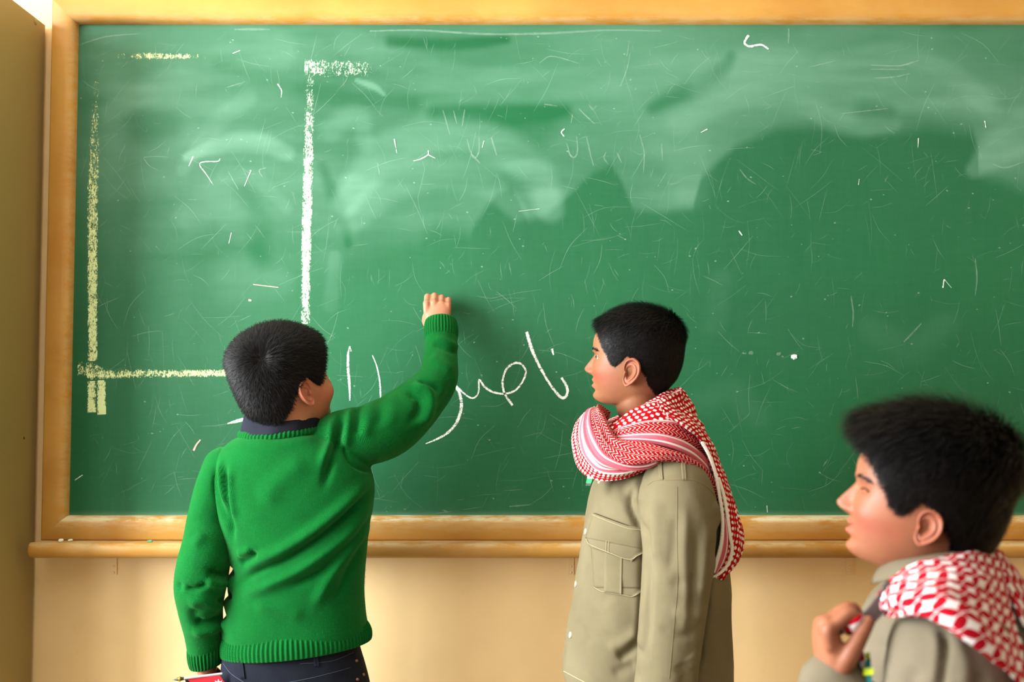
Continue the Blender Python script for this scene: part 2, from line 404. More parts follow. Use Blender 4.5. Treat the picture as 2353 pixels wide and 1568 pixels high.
M_CH_BAR2 = chalk_mat('pale_chalk', srgb(206, 234, 200), 0.54, 230, (1.5, 1, 0.8))
M_CH_F = chalk_mat('faint_chalk', srgb(214, 234, 222), 0.58, 420, soft=0.16, alpha=0.15)
M_CH_P = chalk_mat('pink_chalk', srgb(224, 186, 170), 0.8, 420, soft=0.15, alpha=0.8)
M_CH_S = chalk_mat('hairline_chalk', srgb(190, 224, 206), 0.95, 90, soft=0.3, alpha=0.22)
def ribbon(pts, w, lift, n=None):
    c = np.array([P(x, y, YB) for x, y in pts])
    c = spline(c, n or max(6, int(len(pts) * 7))) if len(pts) > 2 else np.linspace(c[0], c[-1], n or 12)
    w = np.interp(np.linspace(0, 1, len(c)), np.linspace(0, 1, len(w)), w) * S1 / 2
    t = np.gradient(c, axis=0); t /= np.linalg.norm(t, axis=1)[:, None]
    s = np.stack([t[:, 2], 0 * w, -t[:, 0]], 1)
    k = 5; q = np.linspace(-1, 1, k)
    v = c[:, None] + s[:, None] * (w[:, None] * q)[..., None]; v[..., 1] = YB - lift
    return v.reshape(-1, 3), grid_faces(len(c), k), np.tile(np.array([0.72, 1, 1, 1, 0.72]), len(c))
NST = 0
def chalk(pts, w, mat=None, name='chalk_stroke', cov=None, n=None):
    global NST; NST += 1
    v, f, c = ribbon(pts, w, 0.0004 + 0.00002 * NST, n)
    o = mesh_obj(name, v, f, mat or M_CH_W, board)
    if cov is not None:
        k = len(c) // 5; c = c * np.repeat(np.interp(np.linspace(0, 1, k), np.linspace(0, 1, len(cov)), cov), 5)
    set_attr(o, 'cover', c); return o
BARS = [
 ([(223, 160), (214, 420), (213, 640), (213, 830)], [18, 26, 24, 22], M_CH_BAR, [0.55, 0.85, 1.0, 1.0]),
 ([(246, 128), (340, 129), (430, 129), (515, 132)], [12, 16, 14, 10], M_CH_BAR, [0.45, 0.86, 0.85, 0.35]),
 ([(712, 172), (708, 400), (704, 560), (702, 745)], [22, 24, 23, 20], M_CH_BAR2, [0.7, 1.0, 1.12, 0.95]),
 ([(700, 155), (760, 157), (820, 158), (876, 157)], [40, 42, 42, 36], M_CH_BAR2, [0.95, 0.78, 0.8, 0.55]),
 ([(178, 851), (204, 851), (236, 853)], [40, 38, 26], M_CH_BAR, [0.7, 0.9, 0.8]),
 ([(200, 862), (300, 859), (420, 859), (532, 857)], [22, 20, 18, 16], M_CH_BAR, [0.95, 0.85, 0.9, 1.0]),
 ([(212, 876), (211, 948)], [21, 21], M_CH_BAR, [1.0, 1.05]),
 ([(233, 874), (234, 953)], [20, 20], M_CH_BAR, [1.05, 1.25]),
 ([(528, 858), (640, 860), (758, 868), (786, 874)], [16, 14, 12, 6], M_CH_BAR2, [0.9, 0.8, 0.75, 0.5]),
]
for p_, w_, m_, c_ in BARS: chalk(p_, w_, m_, 'chalk_bar', c_, 40)
WRITE = [
 ([(804, 796), (800, 815), (800, 850), (803, 885), (804, 921)], [4, 8, 8, 7, 3]),
 ([(804, 796), (807, 808)], [3, 3]),
 ([(856, 817), (866, 843), (873, 880), (875, 925)], [3, 4, 5, 4]),
 ([(1041, 880), (1056, 905), (1060, 935), (1050, 970), (1030, 994), (1003, 1010), (978, 1020)], [8, 9, 10, 9, 8, 6, 3]),
 ([(1041, 880), (1060, 899), (1078, 913), (1091, 914), (1100, 900), (1101, 873), (1114, 890), (1135, 902), (1160, 905), (1185, 897), (1203, 873), (1208, 852), (1196, 836), (1180, 836), (1163, 850), (1155, 878), (1160, 906), (1178, 932)], [8, 6, 5, 5, 5, 6, 7, 6, 6, 6, 6, 6, 7, 7, 6, 7, 7, 8]),
 ([(1210, 763), (1224, 808), (1250, 861), (1276, 900), (1293, 915), (1303, 906), (1302, 888), (1290, 868)], [9, 11, 9, 8, 7, 9, 9, 7]),
 ([(1268, 802), (1272, 816)], [8, 4]),
 ([(523, 974), (545, 968), (572, 961), (590, 955)], [4, 10, 10, 8]),
 ([(1720, 81), (1711, 98), (1722, 107), (1748, 103), (1766, 113)], [8, 7, 7, 6, 5]),
 ([(444, 360), (434, 382)], [5, 3]), ([(506, 365), (500, 371), (470, 372), (459, 379), (475, 402), (490, 425)], [4, 4, 4, 4, 3, 2]),
 ([(638, 193), (647, 208), (646, 224)], [5, 4, 2]), ([(535, 123), (552, 116)], [3, 3]),
 ([(984, 346), (983, 356), (966, 366), (950, 370)], [5, 5, 4, 2]), ([(984, 356), (1000, 364)], [4, 2]),
 ([(1297, 296), (1290, 304), (1296, 314)], [4, 5, 4]), ([(906, 320), (912, 352)], [5, 2]),
 ([(2169, 642), (2166, 662)], [4, 5]), ([(2170, 643), (2186, 662)], [3, 1]), ([(1697, 530), (1705, 541)], [4, 5]),
 ([(172, 1104), (190, 1092)], [3, 4]), ([(577, 392), (562, 428)], [4, 2]), ([(2110, 318), (2109, 340)], [4, 1]), ([(1974, 412), (1972, 425)], [2, 2]),
 ([(1763, 1178), (1762, 1162)], [3, 2]), ([(1625, 297), (1610, 305)], [4, 2]), ([(1240, 480), (1192, 486)], [1, 1]),
 ([(2262, 278), (2265, 294)], [4, 3]), ([(532, 535), (526, 560)], [3, 2]), ([(1112, 324), (1108, 340)], [2, 2]), ([(1548, 868), (1552, 872)], [4, 3]),
]
for i_, (p_, w_) in enumerate(WRITE): chalk(p_, [q * (.82 if i_ < 9 else .62) for q in w_])
for p_, w_ in [([(445, 1036), (452, 1022), (461, 1011)], [5, 4, 3]), ([(582, 654), (640, 661)], [2, 2]), ([(571, 690), (578, 691)], [5, 4])]: chalk(p_, w_, M_CH_P)
FAINT = [
 ([(1073, 320), (1080, 345), (1090, 364), (1100, 350), (1101, 318)], 5), ([(1086, 356), (1103, 376)], 5), ([(1129, 316), (1141, 357)], 6),
 ([(1302, 329), (1310, 356), (1320, 362), (1327, 346), (1325, 314)], 5), ([(1348, 316), (1358, 360), (1364, 382)], 5), ([(1392, 350), (1388, 364), (1398, 378)], 5),
 ([(1418, 352), (1428, 374)], 5), ([(1470, 310), (1480, 352), (1478, 400)], 4), ([(1520, 330), (1522, 370)], 4), ([(1042, 255), (1050, 285)], 4), ([(1068, 252), (1062, 290)], 5), ([(1018, 254), (1034, 310)], 4),
 ([(1330, 250), (1350, 270), (1366, 285)], 5), ([(1316, 262), (1312, 284)], 4), ([(1352, 240), (1362, 252), (1370, 244)], 4), ([(868, 376), (872, 402)], 4),
 ([(850, 72), (960, 70), (1060, 76), (1130, 79), (1260, 77), (1400, 70), (1520, 72)], 8), ([(540, 68), (620, 68)], 8), ([(176, 108), (200, 98), (250, 84), (320, 78)], 5),
 ([(330, 362), (360, 360), (390, 362)], 3), ([(330, 364), (345, 382), (365, 392)], 3), ([(525, 395), (548, 436)], 4), ([(612, 386), (596, 392), (604, 408)], 4), ([(560, 190), (520, 202)], 4),
 ([(1240, 145), (1268, 130), (1330, 146)], 4), ([(1440, 130), (1445, 100), (1443, 96)], 3), ([(1425, 200), (1440, 160), (1448, 122)], 3), ([(1812, 66), (1811, 100)], 6), ([(1250, 240), (1280, 244)], 5),
 ([(1700, 390), (1716, 410), (1736, 424)], 4), ([(2000, 150), (2060, 152), (2090, 148)], 5), ([(2010, 180), (2050, 178), (2090, 170)], 5), ([(2068, 152), (2110, 140)], 5), ([(2000, 160), (2080, 160)], 4),
 ([(1955, 680), (1960, 720), (1958, 752)], 5), ([(2240, 595), (2244, 640), (2240, 680)], 5), ([(2076, 786), (2098, 764), (2116, 744)], 6), ([(1890, 1072), (1902, 1056)], 4), 
 ([(1690, 365), (1790, 440)], 1), ([(1000, 1180), (1040, 1176)], 2), ([(1170, 1164), (1220, 1160)], 5), ([(1016, 1172), (1028, 1176)], 5), ([(2280, 378), (2310, 386), (2353, 372)], 5), ([(2040, 250), (1930, 262)], 4),
 ([(1860, 155), (1920, 140)], 3), ([(2110, 1000), (2050, 1040)], 3)]
for p_, w_ in FAINT: chalk(p_, [w_ * 0.5, w_ * .8, w_ * .8, w_ * 0.4], M_CH_F)
for cx, cy, r in [(1824, 820, 7), (1789, 813, 5), (1725, 811, 5), (2270, 1080, 2), (1712, 812, 3), (930, 1170, 3)]:
    a = np.linspace(0, 2 * math.pi, 9)[:-1]
    chalk([(cx - r, cy), (cx, cy + 0.5), (cx + r, cy)], [r * 1.2, r * 2, r * 1.2], M_CH_F if r < 6 else M_CH_W, 'chalk_spot')
# hundreds of hairline scratches and specks: one part nobody could count
parts, cov, off = [], [], 0
for i in range(1500):
    x, y = random.uniform(185, 2600), random.uniform(75, 1175)
    L = random.choice([18, 30, 45, 70, 110]) * random.uniform(0.6, 1.2); a = random.choice([0, math.pi / 2, 1.1, 2.0, 2.6]) + random.gauss(0, 0.35); k = random.gauss(0, 0.22)
    pts = [(x + L * (s - 0.5) * math.cos(a + k * s), y + L * (s - 0.5) * math.sin(a + k * s)) for s in (0, 0.5, 1)]
    if min(p[1] for p in pts) < 66 or max(p[1] for p in pts) > 1180 or min(p[0] for p in pts) < 180: continue
    w = random.choice([0.35, 0.45, 0.6, 0.9]); v, f, c = ribbon(pts, [w * 0.5, w, w * 0.4], 0.00025 + 0.00000008 * i, 7)
    parts.append((v, f)); cov.append(c)
for i in range(420):
    x, y = random.uniform(185, 2600), random.uniform(75, 1178); r = random.choice([1.0, 1.4, 2.2])
    v, f, c = ribbon([(x - r, y), (x + r, y + random.uniform(-r, r))], [r, r * 1.6, r], 0.0006, 4); parts.append((v, f)); cov.append(c * 1.4)
sc_ = mesh_obj('chalk_scratches', *join(parts), M_CH_S, board); set_attr(sc_, 'cover', np.concatenate(cov)); sc_['kind'] = 'stuff'
# ------------------------------------------------------------ chalk ledge under the board
LZ = P(300, 1243, -0.045)[2]; LX0 = P(62, 1262, -0.098)[0]
LP = [(-0.0455, LZ), (-0.046, LZ), (-0.052, LZ - 0.002), (-0.058, LZ + 0.0005), (-0.070, LZ + 0.0005), (-0.074, LZ - 0.002), (-0.080, LZ + 0.002), (-0.088, LZ + 0.002), (-0.095, LZ - 0.002), (-0.099, LZ - 0.010), (-0.099, LZ - 0.018), (-0.096, LZ - 0.027), (-0.090, LZ - 0.033), (-0.080, LZ - 0.0355), (-0.0455, LZ - 0.0355)]
ledge = thing('chalk_ledge', 'long ochre wooden chalk ledge with rounded front below the green board', 'ledge', (0.3, -0.05, LZ - 0.036))
xs = np.concatenate([[LX0, LX0 + 0.001, LX0 + 0.004], np.linspace(LX0 + 0.012, BX1 + 0.07, 60)]); V, ch = [], []
cy, cz = -0.05, LZ - 0.017
for i, x in enumerate(xs):
    k = (0.90, 0.95, 0.985)[i] if i < 3 else 1
    for y, z in LP: V.append((x, cy + (y - cy) * k if y < -0.05 else y, cz + (z - cz) * k)); ch.append(0.55 if z > LZ - 0.004 else 0.10)
n0 = len(xs) * len(LP)
faces = [list(q) for q in grid_faces(len(xs), len(LP), True)] + [list(range(len(LP)))]
lo = mesh_obj('ledge_board', V, faces, M_YEL, ledge); set_attr(lo, 'chalk', ch)
for bx in (262, 1312, 1952):
    c = P(bx, 1306, -0.002); w = 7 * S1
    b = bevel(mesh_obj('bracket', *box(c[0] - w, c[0] + w, -0.0035, 0.0, c[2] - 0.016, LZ - 0.034), M_WALL, ledge, smooth=False), 0.0008)
    for dz in (0.004, -0.011):
        mesh_obj('screw', *sphere((c[0], -0.0035, c[2] + dz), 0.0034, 8, 12, (1, 0.5, 1)), M_WALL, b)
# bits of chalk lying on it
M_CHK = simple('chalk_white', srgb(238, 240, 226), 0.9, 0.1); M_CHG = simple('chalk_green', srgb(96, 176, 128), 0.9, 0.1)
def chunk(name, x, y, L, r, ang, mat, label):
    v, f, _ = tube([(-L / 2, 0, 0, r * 0.9), (0, 0, 0, r), (L / 2, 0, 0, r * 0.8)], 6, 9); v += RNG.normal(0, r * 0.06, v.shape)
    ca, sa = math.cos(ang), math.sin(ang); v = np.c_[v[:, 0] * ca - v[:, 1] * sa, v[:, 0] * sa + v[:, 1] * ca, v[:, 2]]
    o = mesh_obj(name, v, f, mat); o.location = (x, y, LZ + 0.0007 + r * 0.93 + (0.0016 if y < -0.078 else 0)); return tag(o, label, 'chalk', 'chalk bits on the ledge')
c1 = P(141, 1246, -0.083); chunk('chalk_piece', c1[0], -0.084, 0.005, 0.0045, 0.5, M_CHK, 'white chalk stub nearest the left end of the ledge')
c2 = P(162, 1241, -0.063); chunk('chalk_piece', c2[0], -0.064, 0.007, 0.0032, 0.9, M_CHK, 'small white chalk crumb second from the left end of the ledge')
c3 = P(345, 1249, -0.083); chunk('chalk_piece', c3[0], -0.084, 0.009, 0.0026, 0.1, M_CHG, 'flat pale green chalk bit lying on the ochre ledge')
# ------------------------------------------------------------ cupboard at the left
CXP = P(103, 60, -0.015)[0]; CZT = P(103, 57, -0.015)[2]
t = NT('olive_cupboard_paint'); a = t.noise(2.5, 4, 0.6, t.obj()); b_ = t.noise(220, 2, 0.5, t.obj())
t.base(t.mix(a, srgb(142, 124, 72), srgb(152, 131, 82))); t.rough(0.5); t.spec(0.3); t.bump(b_, 0.04, 0.001); M_CUP = t.m
cup = thing('cupboard', 'tall olive beige cupboard standing left of the chalkboard', 'cupboard', ((RX0 + CXP) / 2 + 0.15, -0.17, 0))
CX0 = RX0 + 0.32
CD = -0.32
bevel(mesh_obj('side_panel', *box(CXP - 0.02, CXP, CD, -0.012, 0.0, CZT), M_CUP, cup, smooth=False), 0.0015)
bevel(mesh_obj('side_panel', *box(CX0, CX0 + 0.02, CD, -0.012, 0.0, CZT), M_CUP, cup, smooth=False), 0.0015)
bevel(mesh_obj('top_panel', *box(CX0 + 0.02, CXP - 0.02, CD, -0.012, CZT - 0.02, CZT), M_CUP, cup, smooth=False), 0.0015)
mesh_obj('back_panel', *box(CX0 + 0.02, CXP - 0.02, -0.02, -0.012, 0.06, CZT - 0.02), M_CUP, cup, smooth=False)
mesh_obj('plinth', *box(CX0 + 0.02, CXP - 0.02, CD + 0.03, -0.02, 0.0, 0.06), M_CUP, cup, smooth=False)
mid = (CX0 + CXP) / 2
for a0, a1, hx in ((CX0 + 0.002, mid - 0.002, mid - 0.04), (mid + 0.002, CXP - 0.002, mid + 0.04)):
    d = bevel(mesh_obj('door', *box(a0, a1, CD - 0.02, CD - 0.001, 0.07, CZT - 0.004), M_CUP, cup, smooth=False), 0.002)
    mesh_obj('handle', *tube([(hx, CD - 0.02, 1.0, 0.005), (hx, CD - 0.045, 1.02, 0.005), (hx, CD - 0.045, 1.12, 0.005), (hx, CD - 0.02, 1.14, 0.005)], 16, 10)[:2], M_ALU, d)
c = P(83, 48, -0.06); mesh_obj('screw_cap', *sphere((CXP, -0.063, c[2] - 0.004), 0.0075, 8, 14, (0.3, 1, 1)), M_CUP, cup)
c = P(65, 1008, -0.09); mesh_obj('peg_hole', *sphere((CXP, -0.075, c[2]), 0.003, 8, 12, (0.2, 1, 1)), simple('hole_dark', srgb(40, 32, 22), 0.9), cup)
from mathutils.bvhtree import BVHTree
# ============================================================ people: shared builders
def skin_mat(name, col, red, dark):
    t = NT(name); o = t.obj(); n = t.noise(16, 4, 0.6, o); n2 = t.noise(600, 2, 0.5, o)
    c = t.mix(t.smooth(n, 0.3, 0.7), col, dark)
    c = t.mix(t.math('MULTIPLY', t.attr('blush'), 0.75), c, red)
    c = t.mix(t.math('MULTIPLY', t.attr('lip'), 0.65), c, srgb(176, 84, 78))
    t.base(c); t.rough(0.5); t.spec(0.28); t.bump(n2, 0.06, 0.0006)
    t.set(t.b, 'Subsurface_Weight', 0.25); t.set(t.b, 'Subsurface_Radius', (0.010, 0.004, 0.002)); t.set(t.b, 'Subsurface_Scale', 0.6)
    return t.m
def hair_mat(name, col, col2):
    t = NT(name); t.base(t.mix(t.attr('shade'), col, col2)); t.rough(0.5); t.spec(0.14); return t.m
ZP = np.array([-.070, -.066, -.056, -.043, -.034, -.027, -.020, -.011, 0, .018, .034, .045, .065, .085, .100, .115, .126, .134, .138])
XF = np.array([.052, .066, .0765, .0785, .0800, .0805, .0815, .082, .0825, .083, .0825, .0855, .0865, .080, .070, .052, .034, .014, -.008])
XB = np.array([-.042, -.048, -.058, -.067, -.073, -.078, -.083, -.089, -.094, -.099, -.102, -.103, -.1035, -.101, -.095, -.082, -.066, -.043, -.018])
WD = np.array([.024, .034, .0440, .0520, .0560, .0585, .0605, .0630, .0660, .0690, .0705, .0715, .0720, .0690, .0625, .050, .037, .020, .003])
def csp(x, xp, fp):
    d = spline(np.c_[xp, fp], 400); return np.interp(x, d[:, 0], d[:, 1])
def head_pt(z, th):
    """base head surface, local x forward, y left, z up, origin at the ear line"""
    xf, xb, w = csp(z, ZP, XF), csp(z, ZP, XB), csp(z, ZP, WD)
    xm = np.interp(z, [-.07, -.02, .05, .138], [.004, .004, -.008, -.010])
    c, s = np.cos(th), np.sin(th)
    n = np.where(c > 0, np.interp(z, [-.07, -.03, .02, .1], [1.75, 2.05, 2.35, 2.2]), 2.1)
    x = xm + np.where(c > 0, xf - xm, xm - xb) * np.sign(c) * np.abs(c) ** (2 / n)
    y = w * np.sign(s) * np.abs(s) ** (2 / n)
    return np.stack(np.broadcast_arrays(x, y, z), -1)
def head_grid(nr=64, nc=72):
    a = np.linspace(0, math.pi, nr); z = (.138 - .070) / 2 - np.cos(a) * (.138 + .070) / 2
    z = z[:, None]; th = np.linspace(0, 2 * math.pi, nc, endpoint=False)[None]
    g = head_pt(z, th); lo = np.broadcast_to(g[:1].mean(1, keepdims=True), g[:1].shape) + [0, 0, -.002]; hi = np.broadcast_to(g[-1:].mean(1, keepdims=True), g[:1].shape) + [0, 0, .0004]
    return np.concatenate([lo, g, hi]), grid_faces(nr + 2, nc, True)
G = lambda x, m, s: np.exp(-((x - m) / s) ** 2)
def face_features(p, smile=0.0, cheek=0.0):
    """brow, nose, lips, sockets and cheeks added to points in head coordinates"""
    x, y, z = p.T; ay = np.abs(y); d = np.zeros(len(p)); fm = sstep(x, 0.02, 0.05)
    nose = np.interp(z, [-.0135, -.0100, -.0065, -.001, .004, .010, .020, .029, .036], [0, .006, .0135, .0205, .0215, .0175, .0105, .0045, 0])
    wn = np.interp(z, [-.012, 0, .010, .03], [.0095, .0092, .0070, .0062])
    d += nose * np.exp(-(ay / wn) ** 2.4)
    d += .0085 * G(ay, .0105, .0052) * G(z, -.0035, .0055)                       # nostril wings
    d -= .004 * G(ay, .0065, .003) * G(z, -.0105, .003)                           # nostrils
    d += .0050 * G(z, -.0205, .0042) * G(ay, 0, .015) + .0062 * G(z, -.0330, .0046) * G(ay, 0, .014)
    d -= .0055 * G(z, -.0265 + smile * ay * 6 * .1, .0019) * (1 - sstep(ay, .016, .025))
    d -= .0030 * G(z, -.0425, .0045) * G(ay, 0, .018); d += .0048 * G(z, -.056, .010) * G(ay, 0, .016)
    d -= .0090 * G(ay, .031, .0125) * G(z, .0285, .0095) + .003 * G(ay, .013, .006) * G(z, .030, .010)
    d += .0060 * G(ay, .0315, .0105) * G(z, .0275, .0075)                         # eyelids over the eyeball
    d -= .0042 * G(ay, .0315, .0105) * G(z, .0272, .0026)                         # the slit
    d += .0035 * G(z, .0425, .0060) * G(ay, .025, .020)
    d += .0045 * G(ay, .040, .017) * G(z, -.006 + .004 * smile, .016)
    ck = cheek * G(x, .052, .019) * G(z, -.014, .026) * sstep(ay, .02, .05)
    return p + np.c_[d * fm + ck * .35, ck * np.sign(y), np.zeros(len(p))]
def rot(yaw, pitch, roll):
    f = np.array([math.cos(yaw) * math.cos(pitch), math.sin(yaw) * math.cos(pitch), math.sin(pitch)])
    l = np.array([-math.sin(yaw), math.cos(yaw), 0.0]); u = np.cross(f, l)
    l2 = l * math.cos(roll) + u * math.sin(roll); u2 = -l * math.sin(roll) + u * math.cos(roll)
    return np.stack([f, l2, u2], 1)                                               # columns: forward, left, up
def ear_mesh(side, size=1.0):
    """auricle with helix, antihelix, concha, tragus and lobe, in head coordinates"""
    nr, nc = 26, 56; a = np.linspace(0, 2 * math.pi, nc, endpoint=False)
    # a = 0 towards the face, pi/2 up, pi to the back
    R = np.interp(a, np.radians([0, 30, 60, 90, 120, 150, 180, 210, 240, 265, 290, 320, 360]), [.011, .019, .0285, .0330, .0325, .0285, .0250, .0230, .0245, .0285, .0225, .0125, .011])
    hel = np.interp(a, np.radians([0, 25, 60, 120, 180, 230, 262, 300, 360]), [.25, .75, 1, 1, 1, .85, .55, .25, .25])
    anti = np.interp(a, np.radians([0, 50, 90, 140, 200, 240, 270, 320, 360]), [0, .25, .6, .9, 1, .9, .5, 0, 0])
    stand = np.interp(a, np.radians([0, 40, 90, 140, 200, 250, 300, 360]), [.001, .003, .008, .0130, .0150, .0110, .005, .001])
    r = np.r_[np.linspace(0.02, 1, 18), np.array([1.015, 1.01, .98, .93, .86, .78, .7, .6])]
    V = []
    for k, q in enumerate(r):
        if k < 18:
            h = stand * q ** 1.3 + hel * .0048 * np.exp(-((q - .90) / .085) ** 2) + anti * .0046 * np.exp(-((q - .56) / .13) ** 2) - .0050 * np.exp(-(q / .36) ** 2) - .0012 * np.exp(-((q - .74) / .07) ** 2) * hel
            h = h + .0055 * np.exp(-((q * np.cos(a) - .75) / .28) ** 2 - ((q * np.sin(a) + .1) / .45) ** 2) * (np.cos(a) > 0)
        else:
            back = (k - 17) / 8.0; h = stand + hel * .0015 - back * (stand + .012)
        V.append(np.stack([-(-R * q * np.cos(a)), h, R * q * np.sin(a)], 1))
    v = np.array(V).reshape(-1, 3) * size * [.88, 1, 1]; v[:, 1] += .0015
    tl = math.radians(14); x, z = v[:, 0].copy(), v[:, 2].copy()                 # the auricle leans back
    v[:, 0] = x * math.cos(tl) - z * math.sin(tl); v[:, 2] = x * math.sin(tl) + z * math.cos(tl)
    v += np.array([-.006, .0655, -.001]); v[:, 1] -= np.clip(v[:, 0], 0, 1) * .25
    if side < 0: v[:, 1] *= -1
    return v, grid_faces(len(r), nc, True)
HL = np.array([(.13, .102), (.086, .100), (.076, .094), (.066, .082), (.0615, .066), (.051, .043), (.039, .029), (.0355, .017), (.0245, .009), (.012, .021), (-.002, .036), (-.020, .022), (-.037, .0), (-.045, -.021), (-.057, -.040), (-.072, -.050), (-.13, -.056)])[::-1]
def hairline(x, hl=HL): return np.interp(x, hl[:, 0], hl[:, 1])
def make_hair(person, o, R, S, thick, nst, mat, crown, length, lift, seed=1, hl=HL, wid=.0009, wave=0.0, comb=None):
    """scalp-hugging mass of hair plus strands; thick(p) in metres"""
    nr, nc = 150, 200
    a = np.linspace(0.25, math.pi, nr); z = ((.138 - .070) / 2 - np.cos(a) * (.138 + .070) / 2)[:, None]
    g = head_pt(z, np.linspace(0, 2 * math.pi, nc, endpoint=False)[None]); f = grid_faces(nr, nc, True)
    p = g.reshape(-1, 3); n = vnormals(p, f); n *= np.sign((n * (p - np.array([-.005, 0, .04]))).sum(1))[:, None]
    m = p[:, 2] - hairline(p[:, 0], hl); e = sstep(m, -.003, .022) * .85 + .15 * sstep(m, -.002, .004)
    rg = np.random.default_rng(seed); jag = .0018 * (fbm(np.c_[p[:, 0] * 9 + p[:, 1] * 7, p[:, 2] * 9 - p[:, 1] * 5], 9, seed) - .5)
    q = p + n * (thick(p) * e * (1 + 14 * jag) + np.where(m > 0, .0006, -.003))[:, None]
    ok = (m[f] > -.004).any(1); fk = f[ok]
    used = np.unique(fk); idx = np.full(len(p), -1); idx[used] = np.arange(len(used))
    W_ = lambda v: o + (v * S) @ R.T
    hair = mesh_obj('hair', W_(q[used]), idx[fk], mat, person)
    # strands
    cen = q[fk].mean(1); area = np.linalg.norm(np.cross(q[fk][:, 2] - q[fk][:, 0], q[fk][:, 3] - q[fk][:, 1]), axis=1)
    good = (m[fk].mean(1) > .0005); pr = area * good; pr /= pr.sum()
    k = rg.choice(len(fk), nst, p=pr); uv = rg.random((nst, 2))
    qa = q[fk[k]]; root = (qa[:, 0] * ((1 - uv[:, 0]) * (1 - uv[:, 1]))[:, None] + qa[:, 1] * (uv[:, 0] * (1 - uv[:, 1]))[:, None] + qa[:, 2] * (uv[:, 0] * uv[:, 1])[:, None] + qa[:, 3] * ((1 - uv[:, 0]) * uv[:, 1])[:, None])
    nn = n[fk[k]].mean(1); nn /= np.linalg.norm(nn, axis=1)[:, None]; pk = p[fk[k]].mean(1)
    d = root - np.asarray(crown); d -= (d * nn).sum(1)[:, None] * nn; d /= np.linalg.norm(d, axis=1)[:, None] + 1e-9
    if comb is not None:
        cdir = comb(pk); cdir = cdir - (cdir * nn).sum(1)[:, None] * nn; d = d + cdir; d /= np.linalg.norm(d, axis=1)[:, None] + 1e-9
    sd = np.cross(nn, d); an = rg.normal(0, .28, nst); d = d * np.cos(an)[:, None] + sd * np.sin(an)[:, None]
    L = length(pk) * rg.uniform(.65, 1.2, nst); lf = lift(pk) * rg.uniform(.5, 1.5, nst)
    me = m[fk[k]].mean(1); L *= np.clip(.45 + me / .02, .45, 1)
    sd = np.cross(nn, d)
    T = [0, .35, .7, 1.0]; ws = [1, .95, .75, .12]; rows = []
    ph = root @ np.array([160., 120., 90.])
    for t_, w_ in zip(T, ws):
        c = root - nn * .0012 + d * (L * t_)[:, None] + nn * (lf * L * (t_ - .55 * t_ * t_) * 1.6)[:, None] + sd * (wave * np.sin(ph + t_ * 3) * t_)[:, None]
        w = (wid * w_ * rg.uniform(.7, 1.3, nst))[:, None]; rows += [c - sd * w, c + sd * w]
    V = np.stack(rows, 1).reshape(-1, 3); b = (np.arange(nst) * 8)[:, None]
    fs = np.concatenate([b + np.array([[2 * i, 2 * i + 1, 2 * i + 3, 2 * i + 2]]) for i in range(3)])
    st = mesh_obj('hair_strands', W_(V), fs, mat, hair); st['kind'] = 'stuff'
    cl = fbm(np.c_[root[:, 0] + root[:, 1] * .7, root[:, 2] - root[:, 1] * .4], 70, seed + 1, 3); set_attr(st, 'shade', np.repeat(np.clip((rg.random(nst) ** 2.2) * .8 + (cl - .55) * .8, 0, 1), 8))
    return hair
def hand_shells(wrist, d, n, s, sc=1.0, curl=(45, 95, 60), spread=0.0, thumb=None, palm_len=.072, width=1.0, curls=None, pinky=.90):
    """closed shells of a hand: palm, four fingers of different length, thumb from the side of the palm"""
    d, n, s = [np.asarray(q, float) / np.linalg.norm(q) for q in (d, n, s)]; w = np.asarray(wrist, float); out = []
    pl = palm_len * sc
    def T(c, m=14, k=14): return tube(c, m, k, ref=n)[:2]
    out.append(T([(*(w - d * .03 * sc), .021 * sc, .0165 * sc), (*w, .0215 * sc, .0155 * sc), (*(w + d * pl * .35 + s * .002), .029 * sc * width, .0150 * sc), (*(w + d * pl * .72 + s * .001), .0340 * sc * width, .0140 * sc), (*(w + d * pl * .90 + s * .003), .0310 * sc * width, .0115 * sc)], 20, 24))
    for i, (o_, fl, ln, rr) in enumerate(((.0262, .98, .95, 1.0), (.0090, 1.02, 1.05, 1.02), (-.0085, .98, .98, .97), (-.0250, pinky, .78, .86))):
        b = w + d * pl * fl + s * o_ * sc * width; L = np.array([.036, .0225, .018]) * ln * sc; r = .0083 * rr * sc
        c_ = (curls[i] if curls else curl); ang = 0; pts = [(*(b - d * .020 * sc - n * .0015 * sc), r * 1.0), (*(b - n * .0025 * sc), r * 1.16)]; q = b - n * .0010 * sc
        for k in range(3):
            ang += math.radians(c_[k]); dr = d * math.cos(ang) + n * math.sin(ang) + s * spread * (1.5 - i) * .1
            for fr_, rk in (((.18, 1.0), (.5, .97), (.84, 1.0)), ((.16, .98), (.5, .93), (.84, .93)), ((.2, .91), (.6, .86), (1.0, .66)))[k]: pts.append((*(q + dr * L[k] * fr_), r * rk))
            q = q + dr * L[k]
        out.append(T(pts, 44, 14))
    tb = thumb or [(.010, .020, .004), (.030, .036, .012), (.055, .042, .020), (.078, .036, .028)]
    r = [.0125, .0115, .0098, .0080]
    out.append(T([(*(w + d * a * sc + s * b * sc + n * c * sc), q * sc) for (a, b, c), q in zip(tb, r)], 22, 14))
    return out
